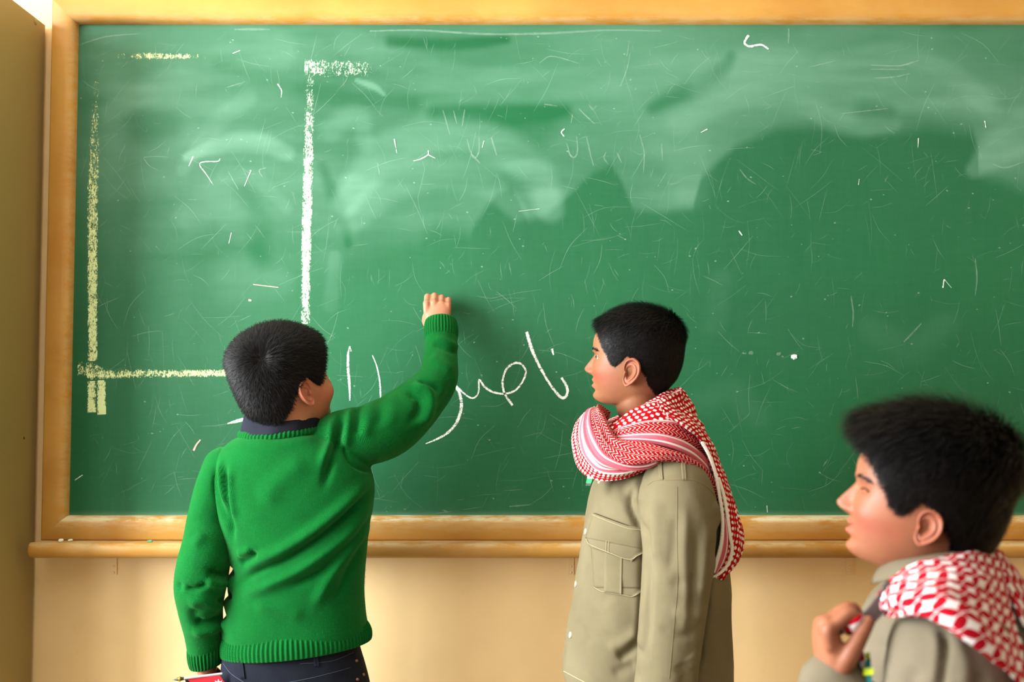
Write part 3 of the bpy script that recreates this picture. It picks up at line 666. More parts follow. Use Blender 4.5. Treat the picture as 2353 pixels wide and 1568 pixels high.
def rows_loft(rows, n=60, m=64, ex=2.3):
    """rows: left px, right px, y px, centre depth, half depth -> closed body loft"""
    C = []
    for l, r, py, yc, hd in rows:
        a, b = P(l, py, yc), P(r, py, yc); C.append((*((a + b) / 2), np.linalg.norm(b - a) / 2, hd))
    s = spline(C, n); th = np.linspace(0, 2 * math.pi, m, endpoint=False); c, q = np.cos(th), np.sin(th)
    cx = np.sign(c) * np.abs(c) ** (2 / ex); cy = np.sign(q) * np.abs(q) ** (2 / ex)
    V = [np.stack([s[0, 0] + 0 * c, s[0, 1] + 0 * c, s[0, 2] + 0 * c], 1)]
    for x, y, z, a, b in s: V.append(np.stack([x + a * cx, y + b * cy, z + 0 * c], 1))
    V.append(np.stack([s[-1, 0] + 0 * c, s[-1, 1] + 0 * c, s[-1, 2] + 0 * c], 1))
    return np.vstack(V), grid_faces(len(V), m, True)
def PX(pts, default_y=None):
    """(px, py, y, r...) rows -> (x, y, z, r...)"""
    return [(*P(p[0], p[1], p[2]), *p[3:]) for p in pts]
M_SKIN1 = skin_mat('skin_fair_brown', srgb(178, 120, 92), srgb(172, 92, 70), srgb(164, 106, 80))
M_SKIN2 = skin_mat('skin_warm_brown', srgb(134, 88, 60), srgb(134, 66, 48), srgb(124, 77, 51))
M_SKIN3 = skin_mat('skin_brown', srgb(138, 86, 61), srgb(138, 69, 51), srgb(126, 76, 53))
M_HAIR = hair_mat('black_hair', srgb(6, 5, 6), srgb(28, 25, 25))
t = NT('eye'); d_ = t.attr('iris'); c_ = t.mix(t.smooth(d_, 0.86, 0.90), srgb(196, 190, 184), srgb(44, 26, 18)); c_ = t.mix(t.smooth(d_, 0.965, 0.98), c_, srgb(6, 5, 5)); t.base(c_); t.rough(0.08); t.spec(0.6); M_EYE = t.m
def make_person(name_label, loc, cfg, shells, skin, smile=0.0):
    """empty + one continuous body mesh (head, neck, trunk, arms, hands) + eyes; returns person and the head transform"""
    person = thing('person', name_label, 'person', loc)
    R = rot(*[math.radians(q) for q in cfg['rot']]); S = cfg['scale']
    side = cfg['side']; ear = np.array([-.006, .068 * side, 0.0]) * S
    o = P(*cfg['ear']) - R @ ear
    g, f = head_grid(); hv = o + (g.reshape(-1, 3) * S) @ R.T
    nb = np.array(cfg['neck'])
    c0 = o + R @ (np.array([-.012, 0, .005]) * S)
    c1 = o + R @ (np.array([-.016, 0, -.060]) * S)
    neck = tube([(*c0, .050 * S), (*c1, .047 * S), (*((c1 + nb) / 2), .049 * S), (*nb, .056 * S)], 20, 28)[:2]
    v, n, fq = remesh(*join([(hv, f), neck] + shells), .0023, 6, 0.5)
    loc_ = ((v - o) @ R) / S
    hm = (np.abs(loc_[:, 1]) < .085) & (loc_[:, 2] > -.085) & (loc_[:, 0] > .015) & (loc_[:, 0] < .12) & (loc_[:, 2] < .10)
    l2 = loc_.copy(); l2[hm] = face_features(loc_[hm], smile, cfg.get('cheek', 0.0)); v = o + (l2 * S) @ R.T
    x, y, z = loc_.T; ay = np.abs(y)
    blush = hm * (G(ay, .045, .020) * G(z, -.012, .018)) * .9; lip = hm * (x > .06) * G(ay, 0, .018) * (G(z, -.0215, .004) + G(z, -.0325, .0045))
    E, base = [(v, fq)], len(v)
    fm_ = fq[hm[fq].all(1)]; bv = BVHTree.FromPolygons([tuple(q) for q in l2], [tuple(map(int, q)) for q in fm_])
    def sx(y_, z_):
        h = bv.ray_cast(Vector((.2, y_, z_)), Vector((-1, 0, 0))); return h[0][0] if h[0] is not None else .07
    for sd in (1, -1):
        ev, ef = ear_mesh(sd, cfg.get('ear_size', 1.0)); E.append((o + (ev * S) @ R.T, ef))
        hlx = np.clip(np.linalg.norm((ev - ev.mean(0))[:, [0, 2]], axis=1) / .026, 0, 1)
        blush = np.r_[blush, .25 + .5 * hlx]; lip = np.r_[lip, np.zeros(len(ev))]
    V, Fc = join(E)
    body = mesh_obj('body', V, Fc, skin, person); set_attr(body, 'blush', np.clip(blush, 0, 1)); set_attr(body, 'lip', np.clip(lip, 0, 1))
    for sd in (1, -1):
        ec = np.array([.0612 - cfg.get('lid', 0.0), .0315 * sd, .0272]); ev, ef = sphere((0, 0, 0), 1.0, 18, 24)
        e = mesh_obj('eye', o + ((ec + ev * .0122) * S) @ R.T, ef, M_EYE, person)
        look = np.array([1, cfg.get('gaze', 0.0), cfg.get('gaze_up', 0.0)]); look /= np.linalg.norm(look); set_attr(e, 'iris', ev @ look)
        # upper lash line and eyebrow
        L = [(sx((.0315 + .0115 * q) * sd, .0310 - .0026 * q * q) + .0004, (.0315 + .0115 * q) * sd, .0310 - .0026 * q * q) for q in np.linspace(-1, 1, 9)]
        mesh_obj('eyelashes', *tube([(*(o + R @ (np.array(c) * S)), .0009) for c in L], 16, 8)[:2], M_HAIR, e)
        k = 100; rg = np.random.default_rng(5); q = rg.random(k); bz = rg.normal(0, .0016, k)
        by = .013 + .034 * q; bzz = .0415 + .0055 * np.sin(q * 2.6) - .002 * q + bz; bx = np.array([sx(a_, b_) for a_, b_ in zip(by * sd, bzz)]) + .0002
        c = np.c_[bx, by * sd, bzz]
        dr = np.c_[-.25 - .5 * q, np.full(k, .9) * sd, .35 - .5 * q + rg.normal(0, .15, k)]; dr /= np.linalg.norm(dr, axis=1)[:, None]
        ups = np.cross(dr, np.tile([1, .35 * sd, 0], (k, 1))); ups /= np.linalg.norm(ups, axis=1)[:, None]
        V4 = np.stack([c - ups * .0004, c + ups * .0004, c + dr * .007 + ups * .0002, c + dr * .007 - ups * .0002], 1).reshape(-1, 3)
        mesh_obj('eyebrow', o + (V4 * S) @ R.T, np.arange(k * 4).reshape(k, 4), M_HAIR, person)
    return person, o, R, S, body
# ------------------------------------------------------------ cloth builders
from mathutils.bvhtree import BVHTree
def knit_mat(name, col, dark):
    t = NT(name); u, v, kk = t.uv()
    pu, pv = 0.0042, 0.0030
    a = t.math('ABSOLUTE', t.math('SUBTRACT', t.math('FRACT', t.math('DIVIDE', u, pu)), 0.5))
    st = t.math('FRACT', t.math('ADD', t.math('DIVIDE', v, pv), t.math('MULTIPLY', a, 1.3)))
    h = t.math('ADD', t.math('MULTIPLY', t.math('SINE', t.math('MULTIPLY', a, 6.28)), 0.7), t.math('MULTIPLY', t.math('SINE', t.math('MULTIPLY', st, 3.14159)), 0.5))
    h = t.mix(kk, (.6, .6, .6, 1), h)
    n = t.noise(420, 3, 0.7, t.obj()); n2 = t.noise(24, 3, 0.6, t.obj())
    k = t.math('ADD', t.math('MULTIPLY', h, 0.50), t.math('MULTIPLY', n, 0.60))
    c = t.mix(t.smooth(k, 0.25, 0.95), dark, col); c = t.mix(t.math('MULTIPLY', t.smooth(n2, 0.35, 0.7), 0.22), c, dark)
    t.base(c); t.rough(0.95); t.spec(0.08); t.bump(k, 0.55, 0.0012)
    t.set(t.b, 'Sheen_Weight', 0.25); t.set(t.b, 'Sheen_Roughness', 0.5); t.set(t.b, 'Sheen_Tint', srgb(120, 220, 130)); return t.m
def cloth_mat(name, col, dark, weave=900.0, wr=0.15):
    t = NT(name); o = t.obj(); n = t.noise(7, 4, 0.6, o); f1 = t.noise(weave, 2, 0.6, t.obj((1, 1, 0.25))); f2 = t.noise(weave, 2, 0.6, t.obj((0.25, 0.25, 1)))
    k = t.math('ADD', f1, f2); c = t.mix(t.smooth(n, 0.3, 0.7), col, dark); c = t.mix(t.math('MULTIPLY', t.smooth(k, 0.7, 1.25), 0.22), c, dark)
    t.base(c); t.rough(0.88); t.spec(0.12); t.bump(t.math('ADD', k, t.math('MULTIPLY', t.noise(28, 3, 0.6, o), 3.0)), wr, 0.002); return t.m
def scarf_mat(name, zones, tint=1.0, per=0.0112):
    """red and white keffiyeh weave; zones: (v from, pattern) with v = 0..1 across the cloth"""
    t = NT(name); u, v, vn = t.uv()
    wob = t.noise(55, 2, 0.5, t.obj()); u = t.math('ADD', u, t.math('MULTIPLY', wob, 0.006)); vv = t.math('ADD', v, t.math('MULTIPLY', wob, 0.004))
    k = 2 * math.pi / per
    red, white, pink = srgb(158, 5, 15), srgb(216, 210, 203), srgb(192, 98, 110)
    ragged = t.math('MULTIPLY', t.math('SUBTRACT', t.noise(520, 2, 0.6, t.obj()), 0.5), 0.55)
    d = t.math('ADD', t.math('ADD', t.math('COSINE', t.math('MULTIPLY', u, k)), t.math('COSINE', t.math('MULTIPLY', vv, k))), ragged)
    dots = t.mix(t.smooth(d, -0.70, -0.46), white, red)
    d2 = t.math('ADD', t.math('ADD', t.math('COSINE', t.math('MULTIPLY', u, k * 1.25)), t.math('COSINE', t.math('MULTIPLY', vv, k * 1.25))), ragged)
    sq = t.mix(t.smooth(d2, -0.40, -0.18), white, red)
    tri = t.math('ABSOLUTE', t.math('SUBTRACT', t.math('FRACT', t.math('DIVIDE', vv, 0.0135)), 0.5))
    z = t.math('FRACT', t.math('ADD', t.math('DIVIDE', u, 0.0082), t.math('MULTIPLY', tri, 2.3)))
    z = t.math('ADD', t.math('ABSOLUTE', t.math('SUBTRACT', z, 0.5)), t.math('MULTIPLY', ragged, 0.35))
    herr = t.mix(t.smooth(z, 0.38, 0.45), red, white)
    ps = t.mix(t.math('MULTIPLY', t.noise(700, 2, 0.6, t.obj()), 0.7), pink, srgb(172, 66, 82))
    lin = t.math('ABSOLUTE', t.math('SUBTRACT', vn, 0.5))
    pinkw = t.mix(t.smooth(t.math('ABSOLUTE', t.math('SUBTRACT', lin, 0.27)), 0.05, 0.07), white, ps)
    pat = {'dots': dots, 'sq': sq, 'herr': herr, 'pink': pinkw, 'plain': ps, 'white': white}
    c = pat[zones[0][1]]
    for v0, nm in zones[1:]:
        c = t.mix(t.math('GREATER_THAN', vn, v0), c, pat[nm])
    t.base(c); t.rough(0.9); t.spec(0.1); f = t.noise(700, 2, 0.6, t.obj()); t.bump(t.math('ADD', f, t.math('MULTIPLY', t.noise(40, 3, 0.6, t.obj()), 2.5)), 0.35, 0.002)
    return t.m
def loft_rows(rows, nu, nv, thick, bulge=0.0, out=None, wrinkle=0.0, wseed=0.0):
    """thick cloth sheet through rows of 3D control points (rows = lines across), with puffed relief"""
    R_ = np.array([spline(np.array(r, float), nu) for r in rows])            # rows, nu, 3
    A = np.array([spline(R_[:, i], nv) for i in range(nu)])                    # nu, nv, 3
    du = np.gradient(A, axis=0); dv = np.gradient(A, axis=1); n = np.cross(du, dv); n /= np.linalg.norm(n, axis=2)[..., None] + 1e-12
    ref = np.array([0, -1, 0.25]) if out is None else np.asarray(out, float)
    if (n.reshape(-1, 3) @ ref).mean() < 0: n = -n
    q = np.linspace(0, 1, nv); prof = np.sin(np.pi * q) ** 0.6
    ln_ = np.linspace(0, 1, nu)[:, None] * nu / 22.; wr_ = fbm(np.c_[np.broadcast_to(ln_ * .55 + q[None] * .8, (nu, nv)).ravel() + wseed, np.broadcast_to(q[None] * 4.2 - ln_ * .35, (nu, nv)).ravel() + wseed * 2], 1.3, 11, 3).reshape(nu, nv) - .5
    A = A + n * (wrinkle * 2.4 * wr_)[..., None]
    top = A + n * (bulge * prof)[None, :, None]; bot = A - n * (thick * (0.25 + 0.75 * prof))[None, :, None]
    L = np.cumsum(np.r_[0, np.linalg.norm(np.diff(A[:, nv // 2], axis=0), axis=1)])
    Wv = np.concatenate([np.zeros((nu, 1)), np.cumsum(np.linalg.norm(np.diff(top, axis=1), axis=2), 1)], 1)
    uv = np.stack([np.repeat(L[:, None], nv, 1), Wv - Wv[:, -1:] / 2, np.repeat(q[None], nu, 0)], -1)
    V = np.concatenate([top.reshape(-1, 3), bot.reshape(-1, 3)]); UV = np.concatenate([uv.reshape(-1, 3)] * 2)
    f1 = grid_faces(nu, nv); f2 = f1[:, ::-1] + nu * nv; N = nu * nv
    e = []
    for i in range(nu - 1):
        for j in (0, nv - 1): e.append([i * nv + j, (i + 1) * nv + j, (i + 1) * nv + j + N, i * nv + j + N])
    for j in range(nv - 1):
        for i in (0, nu - 1): e.append([i * nv + j, i * nv + j + 1, i * nv + j + 1 + N, i * nv + j + N])
    return V, np.vstack([f1, f2, np.array(e)]), UV
def sheet(name, up, lo, mat, parent, thick=.006, bulge=.008, nu=60, nv=16, mid=None, wrinkle=0.0):
    rows = [[P(*p) for p in r] for r in ([up, lo] if mid is None else [up] + mid + [lo])]
    if len(rows) == 2:
        m = max(len(up), len(lo)) + 2; rows = [spline(np.array(r), m) for r in rows]
        rows = [rows[0], (rows[0] * 2 + rows[1]) / 3, (rows[0] + rows[1] * 2) / 3, rows[1]]
    V, Fc, UV = loft_rows(rows, nu, nv, thick, bulge, None, wrinkle, up[0][0] * .037 + lo[0][1] * .013)
    return mesh_obj(name, V, Fc, mat, parent, uvs=UV)
class Surf:
    """points of a finished cloth surface under a photo pixel, for things sewn onto it"""
    def __init__(s, v, f): s.t = BVHTree.FromPolygons([tuple(x) for x in v], [tuple(map(int, q)) for q in f])
    def at(s, px, py):
        a = P(px, py, 0.0); d = Vector(a - CAM).normalized(); h = s.t.ray_cast(Vector(CAM), d)
        if h[0] is None: return None, None
        n = h[1]; n = -n if n.dot(d) > 0 else n
        return np.array(h[0]), np.array(n)
    def path(s, pts, n, lift=0.0):
        q = spline(np.array([(x, y, 0.0) for x, y in pts], float), n); out = []
        for x, y, _ in q:
            p, nn = s.at(x, y)
            if p is not None: out.append(p + nn * lift)
        return np.array(out)
    def seam(s, name, pts, r, mat, parent, n=30, lift=0.0):
        c = s.path(pts, n, lift)
        return mesh_obj(name, *tube(np.c_[c, np.full(len(c), r)], max(12, n), 6)[:2], mat, parent)
    def patch(s, name, corners, lift, mat, parent, nu=14, nv=14, sink=.004, puff=0.0):
        """piece sewn on: corners tl, tr, br, bl in pixels"""
        tl, tr, br, bl = [np.array(c, float) for c in corners]; V, ok = [], True
        for i in range(nu):
            for j in range(nv):
                a, b = i / (nu - 1), j / (nv - 1); q = (tl * (1 - b) + tr * b) * (1 - a) + (bl * (1 - b) + br * b) * a
                p, n = s.at(*q)
                if p is None: p, n = V[-1][0], V[-1][1]
                e = min(a, 1 - a, b, 1 - b); V.append((p, n, e))
        top = np.array([p + n * (lift + puff * min(1, e * 4)) for p, n, e in V]); bot = np.array([p - n * sink for p, n, e in V])
        N = nu * nv; f1 = grid_faces(nu, nv); e = []
        for i in range(nu - 1):
            for j in (0, nv - 1): e.append([i * nv + j, (i + 1) * nv + j, (i + 1) * nv + j + N, i * nv + j + N])
        for j in range(nv - 1):
            for i in (0, nu - 1): e.append([i * nv + j, i * nv + j + 1, i * nv + j + 1 + N, i * nv + j + N])
        o = mesh_obj(name, np.vstack([top, bot]), np.vstack([f1, f1[:, ::-1] + N, np.array(e)]), mat, parent); return o
    def button(s, name, px, py, r, mat, parent, dark):
        p, n = s.at(px, py); n = n / np.linalg.norm(n); a = np.cross(n, [0, 0, 1.0]); a /= np.linalg.norm(a); b = np.cross(n, a)
        th = np.linspace(0, 2 * math.pi, 22, endpoint=False); V = []
        for rr, h in ((1.0, -.002), (1.0, .0016), (.93, .0026), (.80, .0026), (.70, .0019), (.02, .0019)):
            V.append(p + r * rr * (np.cos(th)[:, None] * a + np.sin(th)[:, None] * b) + n * h)
        o = mesh_obj(name, np.vstack(V), grid_faces(6, 22, True), mat, parent)
        for k in range(4):
            c = p + n * .0019 + r * .24 * ((k % 2 * 2 - 1) * a + (k // 2 * 2 - 1) * b)
            mesh_obj('button_hole', *sphere(c, r * .10, 6, 8), dark, o) if False else None
        return o
def rib_ring(name, top, bot, nrib, amp, mat, parent, rows=14, m=None, tiltfun=None, bulge=0.0, per=10):
    """ribbed welt between two rings; rings: centre, axis a, axis b, closed tube wall with thickness"""
    m = nrib * per; th = np.linspace(0, 2 * math.pi, m, endpoint=False); V, UV = [], []
    rib = np.cos(th * nrib); rib = np.sign(rib) * np.abs(rib) ** 0.6
    for k, q in enumerate(np.r_[np.linspace(0, 1, rows), np.linspace(1, 0.0, 5)]):
        inner = k >= rows; c = top[0] * (1 - q) + bot[0] * q; a = top[1] * (1 - q) + bot[1] * q; b = top[2] * (1 - q) + bot[2] * q
        la, lb = np.linalg.norm(a), np.linalg.norm(b); edge = min(1, q * 5 + .15, (1 - q) * 6 + .35)
        k2 = (1 + (bulge * math.sin(math.pi * q) + amp * rib * edge) / la) if not inner else (1 - .006 / la) + 0 * rib
        V.append(c + (np.cos(th) * k2)[:, None] * a + (np.sin(th) * k2)[:, None] * b)
        UV.append(np.c_[th * (la + lb) / 2, np.full(m, q * .05), np.ones(m)])
    return mesh_obj(name, np.vstack(V), grid_faces(len(V), m, True), mat, parent, uvs=np.vstack(UV))
def fuzz(parent, v, f, n, L, mat, name='wool_fuzz'):
    q = v[f]; area = np.linalg.norm(np.cross(q[:, 2] - q[:, 0], q[:, 3] - q[:, 1]), axis=1); k = RNG.choice(len(f), n, p=area / area.sum())
    nn = vnormals(v, f)[f[k]].mean(1); w = RNG.dirichlet(np.ones(4), n); c = (v[f[k]] * w[..., None]).sum(1)
    r = RNG.normal(0, 1, (n, 3)); d = nn * .55 + r * .6; d /= np.linalg.norm(d, axis=1)[:, None]; s = np.cross(d, r); s /= np.linalg.norm(s, axis=1)[:, None] + 1e-9
    ln = L * RNG.uniform(.5, 1.4, n)[:, None]; wd_ = .00015
    V = np.stack([c - s * wd_, c + s * wd_, c + d * ln + s * wd_ * .5, c + d * ln - s * wd_ * .5], 1).reshape(-1, 3)
    o = mesh_obj(name, V, np.arange(4 * n).reshape(n, 4), mat, parent); o['kind'] = 'stuff'; return o
def legs(person, hips, yc, hd, xc, z_top, width, mat, shoe, foot=(0, 1, 0)):
    """trousers and shoes down to the floor"""
    fd = np.array(foot, float); sd = np.array([fd[1], -fd[0], 0]); c = np.array([xc, yc, 0]); sh = [hips]
    for s in (-1, 1):
        b = c + sd * s * width
        sh.append(tube([(*(b + [0, 0, z_top]), .085), (*(b + [0, 0, z_top - .12]), .083), (*(b + [0, 0, z_top * .52]), .066), (*(b * [1, 1, 0] + [0, 0, .10]), .058), (*(b * [1, 1, 0] + [0, 0, .05]), .060)], 30, 28, ref=fd)[:2])
        k = b * [1, 1, 0]
        v1, f1, _ = tube([(*(k - fd * .055 + [0, 0, .042]), .034, .040), (*(k + [0, 0, .045]), .036, .044), (*(k + fd * .08 + [0, 0, .034]), .042, .033), (*(k + fd * .145 + [0, 0, .028]), .034, .024)], 22, 20, ref=(0, 0, 1))
        v1[:, 2] = np.maximum(v1[:, 2], 0.002); mesh_obj('shoe', v1, f1, shoe, person)
    v, n, f = remesh(*join(sh), .006, 6)
    o = mesh_obj('trousers', v, f, mat, person); return o, v, f
M_SHOE = simple('shoe_leather', srgb(38, 34, 32), 0.4, 0.4, 0.2)
# ============================================================ boy writing on the board, green pullover
M_KNIT = knit_mat('green_wool', srgb(3, 95, 36), srgb(1, 52, 16))
M_FUZZ = simple('green_fibre', srgb(24, 122, 56), 0.9, 0.1)
M_NAVY = cloth_mat('navy_cotton', srgb(32, 34, 45), srgb(23, 25, 34))
M_JEAN = cloth_mat('dark_denim', srgb(30, 34, 46), srgb(19, 22, 31), 1100, 0.25)
M_THREAD = simple('denim_thread', srgb(62, 68, 84), 0.8)
M_COPPER = simple('copper_rivet', srgb(150, 104, 78), 0.35, 0.5, 0.2, 40, 0, 0.8)
Y1 = -0.29
r_arm = PX([(725, 1022, -.29, .046), (785, 1006, -.287, .060), (845, 1000, -.276, .066), (900, 977, -.255, .0665), (957, 930, -.225, .0575), (1003, 878, -.19, .0475), (1012, 825, -.152, .0405), (1014, 790, -.13, .0385), (1014, 757, -.115, .0360)])
l_arm = PX([(520, 1075, -.295, .050), (497, 1130, -.305, .047), (478, 1200, -.32, .045), (475, 1250, -.335, .0510), (467, 1300, -.345, .0550), (460, 1350, -.345, .0540), (461, 1400, -.335, .0465), (468, 1450, -.32, .0410), (471, 1492, -.31, .0370)])
torso1 = rows_loft([(600, 690, 985, Y1, .045), (562, 742, 1000, Y1, .070), (532, 790, 1014, Y1, .086), (503, 832, 1045, Y1, .098), (490, 853, 1085, Y1, .106), (490, 860, 1125, Y1, .112), (498, 855, 1170, Y1, .114), (510, 847, 1220, Y1, .113), (526, 842, 1270, Y1, .111), (533, 838, 1310, Y1, .108), (526, 836, 1360, Y1, .108), (518, 840, 1415, Y1, .109), (514, 846, 1452, Y1, .110), (520, 838, 1470, Y1, .104)], 64, 72)
sv, sn, sf = remesh(*join([torso1, tube(r_arm, 60, 36)[:2]]), .0045, 5)
NT1 = len(sv); lv, ln, lf = remesh(*tube(l_arm, 60, 36)[:2], .0045, 4); sv, sf = join([(sv, sf), (lv, lf)])
FOLD1 = [
 ([(846, 1128), (790, 1190), (722, 1245), (650, 1290), (598, 1312), (545, 1345)], 9, -.0085), ([(838, 1112), (770, 1180), (700, 1235), (620, 1280), (560, 1300)], 15, .0075),
 ([(842, 1172), (775, 1248), (700, 1304), (630, 1340), (560, 1372)], 13, .0075), ([(846, 1195), (792, 1262), (735, 1318), (660, 1350)], 9, -.0060), ([(838, 1215), (790, 1272), (752, 1335), (722, 1395)], 14, .0070),
 ([(842, 1240), (800, 1310), (770, 1380)], 10, -.005), ([(541, 1300), (560, 1291), (590, 1272)], 9, -.0110), ([(540, 1278), (575, 1268)], 10, .005), ([(700, 1420), (640, 1400), (580, 1395)], 16, .003),
 ([(506, 1075), (511, 1130), (519, 1195), (527, 1250)], 9, -.013), ([(520, 1080), (524, 1140), (534, 1200)], 10, .005), ([(478, 1080), (482, 1130), (500, 1180), (515, 1215)], 8, -.005), ([(492, 1060), (497, 1110), (510, 1165)], 8, .005),
 ([(766, 945), (770, 985), (757, 1050), (742, 1120)], 9, -.0090), ([(752, 965), (748, 1020), (735, 1075)], 11, .0060), ([(786, 940), (790, 975), (782, 1035)], 11, .0060), ([(804, 935), (808, 970), (806, 1005)], 8, -.0050), ([(828, 925), (835, 965), (826, 1010)], 14, .0040), ([(852, 912), (862, 945), (858, 985)], 11, -.0022), ([(878, 905), (892, 940), (884, 985)], 12, .0015),
 ([(772, 1012), (792, 1062), (826, 1088), (864, 1100)], 4, -.0045), ([(730, 1000), (640, 1022), (560, 1015)], 14, .003), ([(700, 1060), (650, 1100), (600, 1160)], 26, .004),
 ([(930, 884), (966, 898), (976, 930), (966, 962), (945, 985)], 13, .0095), ([(944, 878), (982, 886), (1000, 905)], 8, -.0070), ([(918, 900), (948, 920), (950, 950), (930, 975)], 9, -.0060), ([(1030, 870), (1018, 915), (985, 960)], 13, -.004),
 ([(974, 778), (1010, 792), (1044, 806)], 9, -.0045), ([(980, 764), (1012, 776), (1046, 790)], 9, .003), ([(970, 812), (1000, 830), (1030, 850)], 12, .003),
 ([(424, 1352), (450, 1354), (476, 1343)], 6, -.0075), ([(478, 1312), (500, 1326), (522, 1330)], 9, -.0130), ([(470, 1335), (500, 1352), (524, 1356)], 10, .007), ([(486, 1396), (500, 1388), (514, 1376)], 8, -.0120), ([(430, 1390), (465, 1384), (500, 1410)], 14, .006), ([(440, 1440), (470, 1440), (500, 1430)], 9, -.0075), ([(430, 1462), (465, 1462), (505, 1448)], 10, .006), ([(460, 1230), (440, 1260)], 12, .003), ([(405, 1360), (412, 1340)], 9, -.004), ([(448, 1400), (440, 1425), (455, 1440)], 12, -.004)]
sv = folds(sv, sf, [(p_, w_, max(a_ * 1.5, -.0125)) for p_, w_, a_ in FOLD1], -.40)
sn = vnormals(sv, sf)
def knit_uv(v, arms, xc, yc):
    u = np.arctan2(v[:, 1] - yc, v[:, 0] - xc) * .15; uv = np.c_[u, v[:, 2]]; lab = np.zeros(len(v))
    for A, t0 in arms:
        c = spline(A, 120)[:, :4]; L = np.r_[0, np.cumsum(np.linalg.norm(np.diff(c[:, :3], axis=0), axis=1))]
        i = np.argmin(((v[:, None, :] - c[None, ::3, :3]) ** 2).sum(-1), 1) * 3
        t, a, b = frames(c[:, :3], (0, 1, 0)); w = v - c[i, :3]; d = np.linalg.norm(w, axis=1)
        along = L[i] + (w * t[i]).sum(1); ang = np.arctan2((w * b[i]).sum(1), (w * a[i]).sum(1))
        m = ((along > t0) & (d < c[i, 3] * 1.45) & (np.arange(len(v)) < NT1)) if t0 > .05 else (np.arange(len(v)) >= NT1); uv[m] = np.c_[ang * .05, along][m]; lab[m] = L[-1]
    same = (lab[sf] == lab[sf][:, :1]).all(1); big = np.abs(uv[sf][:, :, 0] - uv[sf][:, :1, 0]).max(1) > .03
    k = np.ones(len(v)); k[sf[~same | big].ravel()] = 0
    return np.c_[uv, k]
kuv = knit_uv(sv, [(r_arm, .115), (l_arm, .03)], P(680, 1200, Y1)[0], Y1)
sc1 = 1.0
wr = P(1006, 760, -.097)
hand1 = hand_shells(wr, (-.02, .22, .97), (0, .97, -.22), (-1, -.05, 0.05), 1.0, (44, 92, 62), thumb=[(.008, .016, .006), (.026, .028, .018), (.048, .028, .034), (.066, .016, .044)], palm_len=.066, width=1.0,
                    curls=[(36, 96, 62), (38, 94, 62), (38, 94, 62), (36, 96, 60)], pinky=.96)
wl = P(475, 1538, -.305)
hand1b = hand_shells(wl, (.10, -.05, -1), (.85, -.35, .1), (.2, .9, 0), .98, (50, 85, 60))
cfg1 = dict(rot=(46, 14, -6), ear=(705, 905, -.36), side=-1, scale=1.06, cheek=.012, neck=tuple(P(645, 1015, Y1 + .0)), ear_size=0.92)
trunk1 = rows_loft([(610, 680, 960, Y1, .04), (575, 735, 995, Y1, .06), (540, 790, 1040, Y1, .075), (530, 820, 1120, Y1, .085), (545, 815, 1250, Y1, .085), (550, 810, 1400, Y1, .08), (550, 810, 1500, Y1, .08)], 30, 36)
arm1 = [tube([(x, y, z, r * .62) for x, y, z, r in r_arm] + [(*wr, .021)], 40, 20)[:2], tube([(x, y, z, r * .62) for x, y, z, r in l_arm] + [(*wl, .021)], 40, 20)[:2]]
boy1, o1, R1, S1h, body1 = make_person('boy in green knitted pullover, seen from behind, writing on the chalkboard', (P(680, 1400, Y1)[0], Y1, 0), cfg1, [trunk1] + arm1 + hand1 + hand1b, M_SKIN1)
def th1(p): return .006 + .006 * sstep(p[:, 2], .05, .12) + .004 * G(p[:, 0], .070, .02) * sstep(p[:, 2], .085, .1) - .003 * sstep(-p[:, 2], -.01, .04)
make_hair(boy1, o1, R1, S1h, th1, 46000, M_HAIR, (-.075, -.055, .088), lambda p: .014 + .006 * sstep(p[:, 2], .06, .11), lambda p: .55 + .0 * p[:, 0], 3, wid=.00036)
sweater = mesh_obj('pullover', sv, sf, M_KNIT, boy1); set_uv(sweater, kuv)
fuzz(sweater, sv, sf, 24000, .0030, M_FUZZ)
# ribbed hem, cuffs and neckband
def ring(cpx, cpy, y, hx, hd, tilt=0.0, tback=0.0):
    c = P(cpx, cpy, y); return (c, np.array([hx, 0, hx * tilt]), np.array([0, hd, hd * tback]))
rib_ring('ribbed_hem', ring(679, 1437, Y1, .1530, .109, .05), ring(681, 1487, Y1, .1615, .114, .10), 98, .0016, M_KNIT, sweater, 16, bulge=.0045)
cA, cB = P(1014, 783, -.126), P(1013, 738, -.102); dx = cB - cA; dx /= np.linalg.norm(dx); e1 = np.array([1, 0, 0]) - dx * dx[0]; e1 /= np.linalg.norm(e1); e2 = np.cross(dx, e1)
rib_ring('cuff', (cA, e1 * .0375, e2 * .0375), (cB, e1 * .0368, e2 * .0345), 34, .0011, M_KNIT, sweater, 12, bulge=.003)
cA, cB = P(471, 1482, -.312), P(474, 1528, -.305); dx = cB - cA; dx /= np.linalg.norm(dx); e1 = np.array([1, 0, .12]) - dx * dx[0]; e1 /= np.linalg.norm(e1); e2 = np.cross(dx, e1)
rib_ring('cuff', (cA, e1 * .0375, e2 * .036), (cB, e1 * .0345, e2 * .034), 32, .0012, M_KNIT, sweater, 12, bulge=.002)
rib_ring('neckband', ring(648, 996, Y1, .0935, .084, .07, .10), ring(649, 979, Y1, .0885, .077, .07, .10), 62, .0011, M_KNIT, sweater, 9, bulge=.003)
